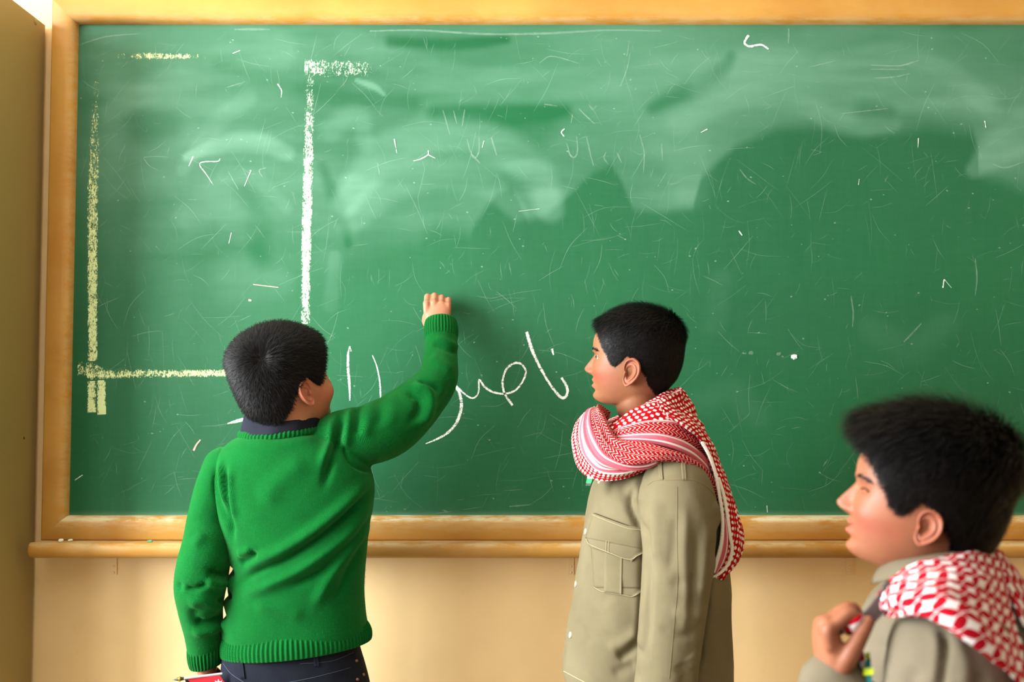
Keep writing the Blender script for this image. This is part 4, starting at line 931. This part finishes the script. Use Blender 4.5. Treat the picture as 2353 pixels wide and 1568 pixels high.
# navy shirt collar standing out of the neck
th = np.linspace(0, 2 * math.pi, 90, endpoint=False); V = []
for (px_, py_, hx, hd, tl, tb) in ((650, 1000, .066, .058, .12, .05), (652, 948, .072, .062, .02, .05), (652, 943, .078, .068, .02, .05), (650, 952, .084, .075, .05, .06), (648, 984, .0895, .082, .10, .09), (647, 988, .0890, .081, .10, .09), (650, 992, .080, .070, .10, .08)):
    c, a, b = ring(px_, py_, Y1, hx, hd, tl, tb); wv = 1 + .012 * np.sin(th * 5 + py_ * .1) + .008 * np.sin(th * 11)
    V.append(c + (np.cos(th) * wv)[:, None] * a + (np.sin(th) * wv)[:, None] * b)
mesh_obj('shirt_collar', np.vstack(V), grid_faces(len(V), 90, True), M_NAVY, boy1)
# jeans
hip1 = rows_loft([(528, 815, 1440, Y1, .095), (516, 826, 1490, Y1, .103), (512, 838, 1530, Y1, .106), (508, 850, 1580, Y1, .108), (505, 855, 1640, Y1, .108), (515, 845, 1700, Y1, .10)], 24, 48)
zj = P(680, 1640, Y1)[2]
jeans, jv, jf = legs(boy1, hip1, Y1, .1, P(680, 1600, Y1)[0], zj, .075, M_JEAN, M_SHOE)
J = Surf(jv, jf)
for a, b in (((548, 1510), (556, 1560)), ((720, 1508), (724, 1532))):
    J.patch('belt_loop', [(a[0], a[1]), (a[0] + 10, a[1]), (b[0] + 8, b[1]), (b[0] - 2, b[1])], .003, M_JEAN, jeans, 8, 5)
for p_ in ([(512, 1525), (530, 1548), (556, 1566), (580, 1580)], [(600, 1580), (700, 1562), (770, 1545), (805, 1535)], [(690, 1526), (760, 1520), (812, 1500)]): J.seam('stitching', p_, .0006, M_THREAD, jeans, 26)
for px_, py_ in ((818, 1519), (834, 1551), (820, 1562)):
    p, n = J.at(px_, py_)
    if p is not None: mesh_obj('rivet', *sphere(p + n * .001, .0036, 8, 12), M_COPPER, jeans)
# ------------------------------------------------------------ paper flag on a stick in his left hand
fl = thing('hand_flag', 'small red flag with white star on a grey stick', 'flag', tuple(P(480, 1560, -.36)))
M_STK = simple('grey_plastic', srgb(150, 146, 150), 0.4); M_GOLD = simple('gold_plastic', srgb(190, 150, 40), 0.25, 0.6, 0.2, 30, 0, 0.7); M_BLK = simple('black_plastic', srgb(24, 20, 16), 0.3, 0.5)
a, b = P(422, 1560, -.378), P(510, 1549, -.372); mesh_obj('stick', *tube([(*a, .0028), (*((a + b) / 2), .0028), (*b, .0028)], 14, 12)[:2], M_STK, fl)
tip = P(397, 1563, -.379); dd = a - tip; fin = mesh_obj('finial', *tube([(*tip, .0004), (*(tip + dd * .35), .0024), (*(tip + dd * .62), .0042), (*(tip + dd * .8), .0036), (*a, .0030)], 20, 14)[:2], M_BLK, fl)
mesh_obj('finial_knob', *sphere(tip + dd * .66, .0050, 10, 14, (.8, 1, 1)), M_GOLD, fin)
def flagpiece(name, pts, off, mat, parent, th=.0006):
    q = np.array([P(x, y, -.374 - off) for x, y in pts]); n = len(q); V = np.vstack([q, q + [0, th, 0]])
    return mesh_obj(name, V, [list(range(n)), list(range(2 * n - 1, n - 1, -1))] + [[i, (i + 1) % n, (i + 1) % n + n, i + n] for i in range(n)], mat, parent, smooth=False)
M_RED = simple('red_paper', srgb(206, 20, 34), 0.6); M_WHT = simple('white_paper', srgb(240, 238, 236), 0.6); M_GRN = simple('green_paper', srgb(10, 130, 70), 0.6)
flagpiece('red_triangle', [(430, 1561), (505, 1553), (530, 1590), (500, 1640)], .0012, M_RED, fl)
flagpiece('black_stripe', [(424, 1561), (433, 1560), (500, 1640), (488, 1665), (436, 1590)], .0006, M_BLK, fl)
flagpiece('white_stripe', [(436, 1590), (488, 1665), (470, 1690), (446, 1625)], .0006, M_WHT, fl)
st = []
for k in range(14):
    an = -math.pi / 2 + math.pi * k / 7; rr = 11 if k % 2 == 0 else 5.2; st.append((502 + rr * math.cos(an), 1572 + rr * math.sin(an)))
flagpiece('star', st, .0022, M_WHT, fl)
# ============================================================ boy in profile with the red and white scarf, khaki shirt
Y2 = -0.40
M_KHAKI = cloth_mat('khaki_cotton', srgb(114, 106, 81), srgb(102, 94, 71), 1000, 0.12)
M_KHAKI_T = simple('khaki_thread', srgb(176, 164, 126), 0.8)
M_SEAM = simple('khaki_seam', srgb(118, 104, 72), 0.85)
M_BTN = simple('button_plastic', srgb(156, 150, 134), 0.3, 0.5, 0.06)
M_TROU = cloth_mat('khaki_trousers', srgb(150, 136, 100), srgb(128, 114, 82))
tor2 = rows_loft([(1450, 1550, 1035, Y2, .06), (1400, 1625, 1065, Y2, .115), (1370, 1655, 1100, Y2, .135), (1352, 1664, 1150, Y2, .140), (1341, 1668, 1215, Y2, .142), (1329, 1671, 1290, Y2, .142), (1316, 1674, 1370, Y2, .142), (1304, 1676, 1440, Y2, .142), (1297, 1678, 1490, Y2, .142), (1293, 1680, 1535, Y2, .141), (1304, 1680, 1590, Y2, .138), (1315, 1676, 1650, Y2, .13)], 64, 72, 2.35)
l2 = PX([(1540, 1082, -0.485, 0.05), (1553, 1125, -0.535, 0.07), (1561, 1190, -0.555, 0.0755), (1561, 1270, -0.562, 0.072), (1555, 1350, -0.5650000000000001, 0.068), (1546, 1430, -0.5650000000000001, 0.0645), (1537, 1510, -0.5650000000000001, 0.061), (1526, 1600, -0.5650000000000001, 0.0575), (1516, 1690, -0.56, 0.052)])
r2 = PX([(1500, 1082, -.32, .050), (1490, 1150, -.285, .062), (1470, 1300, -.275, .060), (1440, 1450, -.29, .056), (1410, 1640, -.33, .050)])
kv, kn, kf = remesh(*join([tor2, tube(r2, 40, 28)[:2]]), .0042, 6); lv, ln, lf = remesh(*tube(l2, 60, 36)[:2], .0042, 4); NT2 = len(kv); kv, kf = join([(kv, kf), (lv, lf)])
def crumple(v, f, a, s=16, seed=21):
    q = fbm(np.c_[v[:, 0] + v[:, 1] * .8 + v[:, 2] * .35, v[:, 2] * .45 - v[:, 1] * .4], s, seed, 3) - .5
    return v + vnormals(v, f) * (q * a)[:, None]
kv = crumple(kv, kf, .0075)
FOLD2 = [
 ([(1462, 1120), (1450, 1160), (1462, 1195), (1478, 1225)], 9, -.012), ([(1440, 1085), (1436, 1130), (1448, 1165)], 14, -.007), ([(1470, 1085), (1462, 1125), (1466, 1160)], 13, .008),
 ([(1482, 1200), (1481, 1300), (1478, 1400), (1472, 1500)], 8, -.010), ([(1500, 1130), (1494, 1200), (1496, 1280)], 14, .005), ([(1535, 1180), (1530, 1260), (1520, 1300)], 12, -.004), ([(1560, 1150), (1556, 1260), (1560, 1350), (1552, 1440)], 10, .0045), ([(1585, 1200), (1582, 1300), (1572, 1400)], 12, -.005),
 ([(1610, 1190), (1600, 1280), (1590, 1360)], 12, .005), ([(1655, 1190), (1646, 1240), (1640, 1290)], 8, -.010), ([(1630, 1150), (1645, 1180), (1652, 1210)], 9, .005), ([(1640, 1300), (1628, 1400), (1606, 1560)], 8, -.012),
 ([(1530, 1380), (1575, 1400), (1600, 1390)], 14, .004), ([(1500, 1420), (1540, 1440), (1590, 1430)], 12, -.004), ([(1545, 1500), (1560, 1530), (1550, 1560)], 14, -.005), ([(1520, 1330), (1560, 1318), (1600, 1330)], 14, -.003), ([(1570, 1480), (1590, 1510)], 14, .004),
 ([(1420, 1520), (1445, 1505), (1468, 1478)], 10, -.010), ([(1400, 1500), (1440, 1480), (1470, 1450)], 14, .006), ([(1390, 1390), (1420, 1420), (1400, 1470)], 26, .003), ([(1410, 1560), (1440, 1540), (1465, 1530)], 14, -.005), ([(1325, 1450), (1345, 1470), (1360, 1500)], 12, -.003), ([(1340, 1200), (1335, 1300), (1318, 1420)], 8, .002)]
kv = folds(kv, kf, FOLD2, -.55)
wl2 = P(1514, 1712, -.558); wr2 = P(1405, 1665, -.335)
hand2 = hand_shells(wl2, (-.12, .05, -1), (-.2, 1, .05), (-1, -.2, .1), .98, (18, 30, 20)) + hand_shells(wr2, (-.12, -.02, -1), (-.2, -1, .05), (-1, .2, .1), .98, (18, 30, 20))
trunk2 = rows_loft([(1460, 1530, 1030, Y2, .05), (1420, 1590, 1075, Y2, .10), (1400, 1620, 1120, Y2, .11), (1390, 1630, 1250, Y2, .11), (1370, 1630, 1450, Y2, .11), (1370, 1630, 1580, Y2, .10)], 30, 36)
arm2 = [tube([(x, y, z, r * .55) for x, y, z, r in l2] + [(*wl2, .021)], 40, 20)[:2], tube([(x, y, z, r * .55) for x, y, z, r in r2] + [(*wr2, .021)], 40, 20)[:2]]
cfg2 = dict(rot=(163, 4, 0), ear=(1446, 857, -.470), side=1, scale=.975, neck=tuple(P(1492, 1010, Y2)), gaze=0.25, gaze_up=0.05)
boy2, o2, R2, S2, body2 = make_person('boy in khaki shirt and wound red scarf, standing in profile at the board', (P(1490, 1400, Y2)[0], Y2, 0), cfg2, [trunk2] + arm2 + hand2, M_SKIN2, 1.0)
def th2(p): return .003 + .003 * sstep(p[:, 2], .055, .115) + .006 * G(p[:, 0], .072, .020) * sstep(p[:, 2], .085, .1) - .003 * sstep(-p[:, 2], -.02, .03)
make_hair(boy2, o2, R2, S2, th2, 42000, M_HAIR, (-.075, -.01, .118), lambda p: .009 + .013 * sstep(p[:, 2], .065, .11), lambda p: .30 + .2 * sstep(p[:, 2], .08, .12), 5, wid=.00038, wave=.0018)
shirt2 = mesh_obj('shirt', kv, kf, M_KHAKI, boy2)
K = Surf(kv, kf); KT = Surf(kv, kf[(kf < NT2).all(1)])
pk = KT.patch('pocket', [(1358, 1240), (1481, 1275), (1479, 1352), (1366, 1352)], .0022, M_KHAKI, shirt2, 18, 18, puff=.0015)
KT.patch('pocket_point', [(1366, 1351), (1479, 1351), (1456, 1371), (1388, 1362)], .0024, M_KHAKI, shirt2, 8, 14)
KT.patch('pocket_pleat', [(1392, 1262), (1431, 1278), (1429, 1366), (1391, 1361)], .0052, M_KHAKI, shirt2, 18, 8)
KT.patch('pocket_flap', [(1369, 1180), (1475, 1219), (1480, 1262), (1352, 1238)], .0068, M_KHAKI, shirt2, 16, 22, puff=.002)
KT.patch('pocket_flap_tip', [(1352, 1237), (1480, 1261), (1452, 1290), (1362, 1258)], .0070, M_KHAKI, shirt2, 10, 22, puff=.001)
for p_ in ([(1369, 1184), (1420, 1204), (1475, 1224)], [(1356, 1240), (1364, 1252), (1405, 1270), (1450, 1285), (1476, 1264)]): KT.seam('stitching', p_, .00045, M_KHAKI_T, shirt2, 24, .0092)
for p_ in ([(1398, 1268), (1399, 1244)], [(1403, 1270), (1404, 1245)]): KT.seam('stitching', p_, .0004, M_KHAKI_T, shirt2, 10, .0092)
KT.seam('stitching', [(1367, 1350), (1390, 1361), (1430, 1367), (1456, 1370), (1478, 1352)], .00045, M_KHAKI_T, shirt2, 26, .0030)
KT.seam('stitching', [(1296, 1543), (1320, 1556), (1350, 1572)], .0007, M_KHAKI_T, shirt2, 14, .0004)
K.seam('shoulder_seam', [(1488, 1116), (1505, 1105), (1550, 1103), (1592, 1104), (1625, 1120), (1648, 1148), (1657, 1180)], .0011, M_SEAM, shirt2, 40, .0001)
for x0 in (1514, 1566): K.patch('shoulder_strap', [(x0 - 2, 1052), (x0 + 6, 1052), (x0 + 10, 1104), (x0 + 2, 1104)], .0022, M_KHAKI, shirt2, 12, 5)
K.seam('sleeve_crease', [(1556, 1120), (1556, 1230), (1557, 1340), (1548, 1450), (1538, 1560)], .0006, M_KHAKI, shirt2, 50, .0002)
K.seam('placket_edge', [(1392, 1092), (1372, 1150), (1356, 1240), (1340, 1330), (1328, 1430), (1318, 1530)], .0007, M_SEAM, shirt2, 40, .0001) if False else None
for bx_, by_ in ((1379, 1106), (1347, 1222), (1324, 1343), (1312, 1460)): KT.button('button', bx_, by_, .0066, M_BTN, shirt2, M_SEAM)
tr2, tv2, tf2 = legs(boy2, rows_loft([(1330, 1660, 1560, Y2, .12), (1330, 1665, 1640, Y2, .125), (1340, 1655, 1740, Y2, .12)], 16, 40), Y2, .1, P(1495, 1600, Y2)[0], P(1495, 1720, Y2)[2], .075, M_TROU, M_SHOE, foot=(-1, .15, 0))
# scarf: base loop round the neck and the folded layers on it
scf = None
th = np.linspace(0, 2 * math.pi, 25)[:-1]; cN = P(1474, 985, Y2)
lp = np.array([(cN[0] + .078 * math.cos(a), cN[1] + .088 * math.sin(a), cN[2] + .030 * math.cos(a) + .004, .034) for a in th])
def loop_tube(c4, n, m, mat, name, parent):
    s = spline(c4, n + 1, True)[:-1] if False else spline(np.vstack([c4, c4[:1]]), n); c = s[:, :3]; t_, a_, b_ = frames(c, (0, 0, 1)); q = np.linspace(0, 2 * math.pi, m, endpoint=False)
    v = c[:, None] + s[:, 3][:, None, None] * (a_[:, None] * np.cos(q)[None, :, None] + b_[:, None] * np.sin(q)[None, :, None])
    L = np.r_[0, np.cumsum(np.linalg.norm(np.diff(c, axis=0), axis=1))]
    uv = np.stack(np.broadcast_arrays(L[:, None], (q * .03)[None], (q / 6.28)[None]), -1).reshape(-1, 3)
    return mesh_obj(name, v.reshape(-1, 3), grid_faces(n, m, True), mat, parent, uvs=uv)
M_SC_DOT = scarf_mat('keffiyeh_dots', [(0, 'dots')]); M_SC_SQ = scarf_mat('keffiyeh_small_dots', [(0, 'white'), (.07, 'plain'), (.16, 'white'), (.22, 'sq')], per=.0100)
M_SC_H = scarf_mat('keffiyeh_herringbone', [(0, 'herr')]); M_SC_P = scarf_mat('keffiyeh_pink', [(0, 'pink')])
M_SC_B = scarf_mat('keffiyeh_border', [(0, 'white'), (.16, 'plain'), (.26, 'white'), (.34, 'herr')]); M_SC_T = scarf_mat('keffiyeh_tail', [(0, 'dots')])
M_LACE = simple('white_lace', srgb(238, 234, 224), 0.9, 0.1, 0.1, 300, 0.3)
scf = loop_tube(lp, 90, 22, M_SC_DOT, 'scarf', boy2)
sheet('scarf_fold', [(1412, 982, -.485), (1440, 955, -.485), (1480, 928, -.475), (1525, 901, -.445), (1562, 890, -.40)], [(1416, 1004, -.525), (1470, 974, -.535), (1530, 964, -.53), (1590, 985, -.50), (1630, 1040, -.44)], M_SC_DOT, scf, .012, .012, 70, 30, wrinkle=.006)
sheet('scarf_fold', [(1405, 990, -.50), (1450, 972, -.535), (1510, 964, -.54), (1570, 973, -.525), (1612, 1000, -.49), (1642, 1050, -.45)], [(1412, 1010, -.53), (1460, 1000, -.555), (1520, 998, -.56), (1572, 1010, -.55), (1614, 1040, -.515), (1645, 1090, -.46)], M_SC_B, scf, .010, .007, 70, 24, wrinkle=.005)
sheet('scarf_fold', [(1420, 1003, -.53), (1470, 996, -.558), (1520, 996, -.565), (1575, 1014, -.552), (1622, 1050, -.512), (1652, 1105, -.46)], [(1425, 1014, -.54), (1480, 1016, -.568), (1530, 1025, -.572), (1582, 1047, -.56), (1624, 1085, -.525), (1656, 1150, -.47)], M_SC_P, scf, .010, .007, 70, 22, wrinkle=.005)
sheet('scarf_fold', [(1400, 962, -.40), (1382, 946, -.44), (1390, 953, -.485), (1404, 985, -.52), (1422, 1008, -.545), (1470, 1014, -.568), (1530, 1030, -.575), (1590, 1054, -.56), (1635, 1095, -.52), (1654, 1160, -.47)], [(1384, 952, -.395), (1362, 945, -.44), (1362, 985, -.515), (1383, 1030, -.552), (1415, 1058, -.572), (1465, 1070, -.582), (1530, 1056, -.584), (1590, 1078, -.566), (1630, 1128, -.53), (1652, 1195, -.48)], M_SC_H, scf, .016, .012, 90, 30, wrinkle=.006)
sheet('scarf_fold', [(1384, 942, -.39), (1362, 944, -.435), (1362, 985, -.508), (1383, 1028, -.546), (1414, 1056, -.566), (1475, 1066, -.570), (1530, 1044, -.560)], [(1372, 942, -.385), (1348, 956, -.43), (1343, 1000, -.49), (1360, 1050, -.532), (1392, 1077, -.555), (1458, 1077, -.562), (1530, 1052, -.555)], M_SC_P, scf, .014, .008, 60, 22, wrinkle=.005)
sheet('scarf_fold', [(1378, 944, -.38), (1352, 953, -.425), (1346, 1003, -.483), (1362, 1050, -.523), (1396, 1075, -.546), (1462, 1070, -.552), (1520, 1048, -.545)], [(1368, 948, -.36), (1340, 968, -.375), (1320, 1012, -.405), (1328, 1060, -.44), (1352, 1092, -.475), (1404, 1097, -.515), (1510, 1056, -.53)], M_SC_SQ, scf, .020, .012, 60, 30, wrinkle=.006)
sheet('scarf_tail', [(1565, 892, -0.445), (1580, 940, -0.425), (1613, 985, -0.415), (1641, 1048, -0.415), (1667, 1112, -0.415), (1691, 1180, -0.425), (1705, 1238, -0.445), (1696, 1290, -0.455), (1655, 1329, -0.485)], [(1510, 930, -0.525), (1550, 965, -0.570), (1592, 985, -0.565), (1625, 1030, -0.540), (1642, 1080, -0.530), (1654, 1130, -0.530), (1662, 1190, -0.530), (1659, 1245, -0.525), (1639, 1327, -0.510)], M_SC_T, scf, .010, .010, 120, 34, wrinkle=.008)
def lace(pts, r, parent, n):
    c = spline(np.array([P(*p) for p in pts]), n); parts = [tube(np.c_[c[::4], np.full(len(c[::4]), r)], n, 8)[:2]]
    for i, q in enumerate(c): parts.append(sphere(q + np.array([-.0022, -.0012, 0.0]), r * .82, 6, 8))
    return mesh_obj('lace_trim', *join(parts), M_LACE, parent)
lace([(1615, 1018, -0.560), (1632, 1050, -0.555), (1645, 1090, -0.547), (1654, 1140, -0.545), (1661, 1195, -0.543), (1658, 1245, -0.539), (1647, 1290, -0.529), (1638, 1324, -0.517)], .0028, scf, 84)
lace([(1652, 1100, -0.535), (1664, 1140, -0.533), (1672, 1185, -0.531), (1678, 1230, -0.525), (1683, 1262, -0.517), (1674, 1296, -0.513), (1652, 1320, -0.517), (1640, 1326, -0.517)], .0028, scf, 70)
sheet('scarf_hem', [(1660, 1180, -0.533), (1657, 1240, -0.529), (1645, 1290, -0.521), (1640, 1318, -0.515)], [(1668, 1190, -0.533), (1674, 1240, -0.525), (1668, 1285, -0.517), (1646, 1320, -0.515)], M_SC_P, scf, .004, .003, 36, 8)
# little ribbon in national colours pinned at the placket
for y0, y1, m_ in ((1092, 1100, M_WHT), (1100, 1111, M_GRN), (1111, 1117, M_BLK)):
    a = [P(1352 - (q - 1092) * .25, q, -.505) for q in (y0, y1)]; b = [P(1364 - (q - 1092) * .3, q, -.515) for q in (y0, y1)]
    V = np.array([a[0], b[0], b[1], a[1]]); V = np.vstack([V, V + [0, .012, 0]])
    mesh_obj('ribbon', V, [[0, 1, 2, 3], [7, 6, 5, 4], [0, 1, 5, 4], [1, 2, 6, 5], [2, 3, 7, 6], [3, 0, 4, 7]], m_, boy2, smooth=False)
# ============================================================ nearest boy, at the right edge of the picture
Y3 = -1.235
M_KH3 = cloth_mat('grey_khaki_cotton', srgb(106, 98, 82), srgb(94, 86, 70), 1000, 0.12)
tor3 = rows_loft([(2110, 2260, 1290, Y3, .04), (2070, 2320, 1335, Y3, .075), (2025, 2390, 1385, Y3 - .005, .115), (2003, 2420, 1440, Y3 - .01, .135), (1992, 2440, 1510, Y3 - .01, .142), (1985, 2455, 1600, Y3 - .01, .142), (1985, 2460, 1750, Y3 - .01, .142), (1980, 2465, 1950, Y3 - .01, .14), (1985, 2460, 2150, Y3 - .01, .135)], 60, 64, 2.3)
l3 = PX([(2190, 1440, -1.345, .058), (2185, 1520, -1.372, .066), (2165, 1640, -1.39, .062), (2130, 1760, -1.39, .057), (2085, 1780, -1.385, .052), (2010, 1700, -1.365, .047), (1945, 1625, -1.345, .042), (1912, 1572, -1.335, .0385)])
r3 = PX([(2250, 1440, -1.12, .055), (2230, 1560, -1.085, .06), (2200, 1800, -1.07, .055), (2150, 2050, -1.10, .046)])
tv3, tn3, tf3 = remesh(*join([tor3, tube(l3, 70, 36)[:2], tube(r3, 30, 24)[:2]]), .0042, 6)
tv3 = crumple(tv3, tf3, .006, 14, 23)
tv3 = folds(tv3, tf3, [([(2156, 1436), (2150, 1470), (2135, 1520), (2122, 1575)], 9, -.007), ([(2140, 1440), (2134, 1490), (2118, 1550)], 12, .004), ([(2030, 1470), (2010, 1500), (2015, 1540)], 14, -.004), ([(2095, 1525), (2080, 1550), (2078, 1580)], 12, -.005), ([(2060, 1540), (2040, 1568)], 12, .004), ([(2170, 1450), (2180, 1500), (2170, 1560)], 16, .004), ([(2220, 1520), (2200, 1560)], 16, -.004)], -1.40)
wl3 = P(1908, 1562, -1.335); wr3 = P(2140, 2090, -1.10)
hand3 = hand_shells(wl3, (-.07, -.02, 1), (1, .10, .05), (-.10, -1, 0), .92, (50, 66, 70), palm_len=.068, thumb=[(.012, .020, .006), (.034, .033, .018), (.058, .034, .034), (.080, .030, .050)], curls=[(56, 86, 78), (58, 88, 78), (60, 88, 78), (62, 88, 76)])
hand3b = hand_shells(wr3, (-.12, 0, -1), (-.2, -1, .05), (-1, .2, .1), .9, (18, 30, 20))
trunk3 = rows_loft([(2130, 2230, 1280, Y3, .04), (2090, 2300, 1340, Y3, .07), (2060, 2360, 1420, Y3, .10), (2050, 2390, 1600, Y3, .11), (2050, 2390, 2050, Y3, .11)], 30, 36)
arm3 = [tube([(x, y, z, r * .6) for x, y, z, r in l3] + [(*wl3, .021)], 50, 20)[:2], tube([(x, y, z, r * .6) for x, y, z, r in r3] + [(*wr3, .021)], 30, 20)[:2]]
cfg3 = dict(rot=(163, 11, 0), ear=(2124, 1213, -1.305), side=1, scale=.885, lid=.0034, neck=tuple(P(2165, 1345, Y3)), gaze=0.1, gaze_up=-.05, ear_size=.84)
boy3, o3, R3, S3, body3 = make_person('nearest boy, blurred, in grey khaki shirt with scarf over his shoulder', (P(2200, 1600, Y3)[0], Y3, 0), cfg3, [trunk3] + arm3 + hand3 + hand3b, M_SKIN3, 0.3)
def th3(p): return .006 + .011 * sstep(p[:, 2], .055, .115) + .014 * G(p[:, 0], .070, .026) * sstep(p[:, 2], .082, .1) + .006 * sstep(-p[:, 0], .02, .08)
make_hair(boy3, o3, R3, S3, th3, 36000, M_HAIR, (-.070, .0, .120), lambda p: .014 + .022 * sstep(p[:, 2], .06, .11), lambda p: .35 + .35 * sstep(p[:, 2], .08, .12), 9, wid=.00042, wave=.004)
shirt3 = mesh_obj('shirt', tv3, tf3, M_KH3, boy3)
sheet('collar', [(2030, 1300, -1.262), (2062, 1287, -1.29), (2100, 1282, -1.305), (2160, 1272, -1.31), (2230, 1262, -1.29), (2270, 1262, -1.25)], [(2003, 1342, -1.285), (2060, 1330, -1.32), (2110, 1318, -1.335), (2170, 1305, -1.335), (2240, 1295, -1.31), (2285, 1290, -1.26)], M_KH3, shirt3, .003, .004, 50, 12)
sheet('collar', [(2020, 1290, -1.17), (2055, 1285, -1.17), (2085, 1290, -1.18)], [(2028, 1310, -1.20), (2060, 1305, -1.22), (2090, 1305, -1.23)], M_KH3, shirt3, .003, .002, 20, 8)
t = NT('keffiyeh_houndstooth'); u, v, vn = t.uv(); wob = t.noise(30, 2, 0.5, t.obj())
u = t.math('ADD', u, t.math('MULTIPLY', wob, 0.010)); v = t.math('ADD', v, t.math('MULTIPLY', wob, 0.008)); cs = 0.0098
cu, cv = t.math('DIVIDE', u, cs), t.math('DIVIDE', v, cs)
cp, cq = t.math('MULTIPLY', t.math('ADD', cu, cv), 0.5), t.math('MULTIPLY', t.math('SUBTRACT', cu, cv), 0.5); ip, iq = t.math('ROUND', cp), t.math('ROUND', cq)
dp, dq = t.math('SUBTRACT', cp, ip), t.math('SUBTRACT', cq, iq); fa, fb = t.math('ADD', dp, dq), t.math('SUBTRACT', dp, dq)
odd = t.math('GREATER_THAN', t.math('FRACT', t.math('MULTIPLY', t.math('SUBTRACT', ip, iq), 0.5)), 0.25)
def ell(ra, rb, sk):
    x_ = t.math('ADD', fa, t.math('MULTIPLY', fb, sk)); return t.math('SUBTRACT', 1.0, t.math('ADD', t.math('POWER', t.math('ABSOLUTE', t.math('DIVIDE', x_, ra)), 2.0), t.math('POWER', t.math('ABSOLUTE', t.math('DIVIDE', fb, rb)), 2.0)))
e_ = t.mix(odd, ell(.98, .50, -.45), ell(.52, .86, .22))
sep = t.n('ShaderNodeSeparateColor', None, Color=e_).outputs[0]
msk = t.smooth(sep, -0.08, 0.12)
t.base(t.mix(msk, srgb(206, 202, 204), srgb(152, 6, 26))); t.rough(0.9); t.spec(0.1); t.bump(t.noise(60, 3, 0.6, t.obj()), 0.3, 0.003); M_HOUND = t.m
R3w = [[(2012, 1366, -1.33), (2040, 1336, -1.335), (2090, 1302, -1.345), (2150, 1284, -1.345), (2220, 1270, -1.32), (2288, 1259, -1.26)],
       [(2013, 1374, -1.35), (2050, 1352, -1.37), (2110, 1327, -1.385), (2175, 1313, -1.385), (2240, 1304, -1.355), (2306, 1305, -1.295)],
       [(2018, 1388, -1.365), (2068, 1378, -1.405), (2135, 1368, -1.43), (2200, 1373, -1.435), (2265, 1384, -1.405), (2325, 1398, -1.345)],
       [(2028, 1405, -1.37), (2085, 1404, -1.415), (2150, 1414, -1.447), (2215, 1440, -1.462), (2280, 1472, -1.447), (2350, 1500, -1.40)],
       [(2034, 1414, -1.365), (2090, 1418, -1.41), (2155, 1432, -1.442), (2225, 1480, -1.465), (2295, 1534, -1.462), (2385, 1600, -1.44)]]
scf3 = sheet('scarf', R3w[0], R3w[-1], M_HOUND, boy3, .006, .003, 100, 60, mid=R3w[1:-1], wrinkle=.006)
sheet('scarf_back', [(2284, 1262, -1.27), (2312, 1330, -1.315), (2345, 1420, -1.36), (2420, 1540, -1.42)], [(2306, 1288, -1.22), (2362, 1345, -1.235), (2418, 1420, -1.25), (2452, 1540, -1.26)], M_HOUND, scf3, .006, .006, 50, 24)
sheet('scarf_end', [(1946, 1432, -1.352), (1955, 1418, -1.36), (1972, 1408, -1.36), (1988, 1412, -1.352)], [(1944, 1458, -1.352), (1960, 1452, -1.362), (1976, 1440, -1.362), (1990, 1430, -1.352)], M_HOUND, scf3, .008, .005, 24, 10)
sheet('scarf_end', [(1962, 1500, -1.30), (1955, 1540, -1.30), (1945, 1600, -1.30), (1940, 1680, -1.30)], [(1985, 1500, -1.30), (1990, 1540, -1.31), (1985, 1600, -1.31), (1985, 1680, -1.31)], M_HOUND, scf3, .006, .005, 30, 12)
M_BRN = simple('brown_webbing', srgb(50, 34, 30), 0.7, 0.2, 0.3, 200, 0.2)
strap = sheet('bag_strap', [(2040, 1330, -1.368), (2008, 1380, -1.366), (1975, 1420, -1.360), (1962, 1460, -1.353), (1960, 1520, -1.350), (1972, 1640, -1.353), (2000, 1800, -1.358)], [(2064, 1372, -1.380), (2030, 1412, -1.373), (2000, 1445, -1.363), (1982, 1475, -1.356), (1978, 1520, -1.353), (1992, 1640, -1.358), (2024, 1800, -1.363)], M_BRN, boy3, .003, .001, 50, 8)
M_TEAL = simple('teal_ribbon', srgb(0, 120, 124), 0.6); M_LIME = simple('lime_tag', srgb(200, 224, 40), 0.6)
lan = sheet('lanyard', [(1990, 1512, -1.352), (1988, 1530, -1.356), (1989, 1560, -1.362), (1990, 1640, -1.366)], [(2000, 1512, -1.356), (2001, 1530, -1.360), (2003, 1560, -1.366), (2004, 1640, -1.37)], M_TEAL, boy3, .002, .0005, 24, 5)
sheet('lanyard_clip', [(1984, 1536, -1.360), (1983, 1553, -1.362)], [(2008, 1536, -1.368), (2006, 1551, -1.370)], M_LIME, lan, .003, .001, 10, 8)
sheet('lanyard_clip', [(1987, 1502, -1.352), (1988, 1514, -1.354)], [(1998, 1500, -1.358), (1999, 1514, -1.360)], M_LIME, lan, .002, .0005, 8, 5)
legs(boy3, rows_loft([(2000, 2440, 2050, Y3, .12), (2000, 2440, 2200, Y3, .125), (2010, 2430, 2400, Y3, .12)], 16, 40), Y3, .1, P(2215, 2100, Y3)[0], P(2215, 2350, Y3)[2], .075, M_TROU, M_SHOE, foot=(-1, .15, 0))
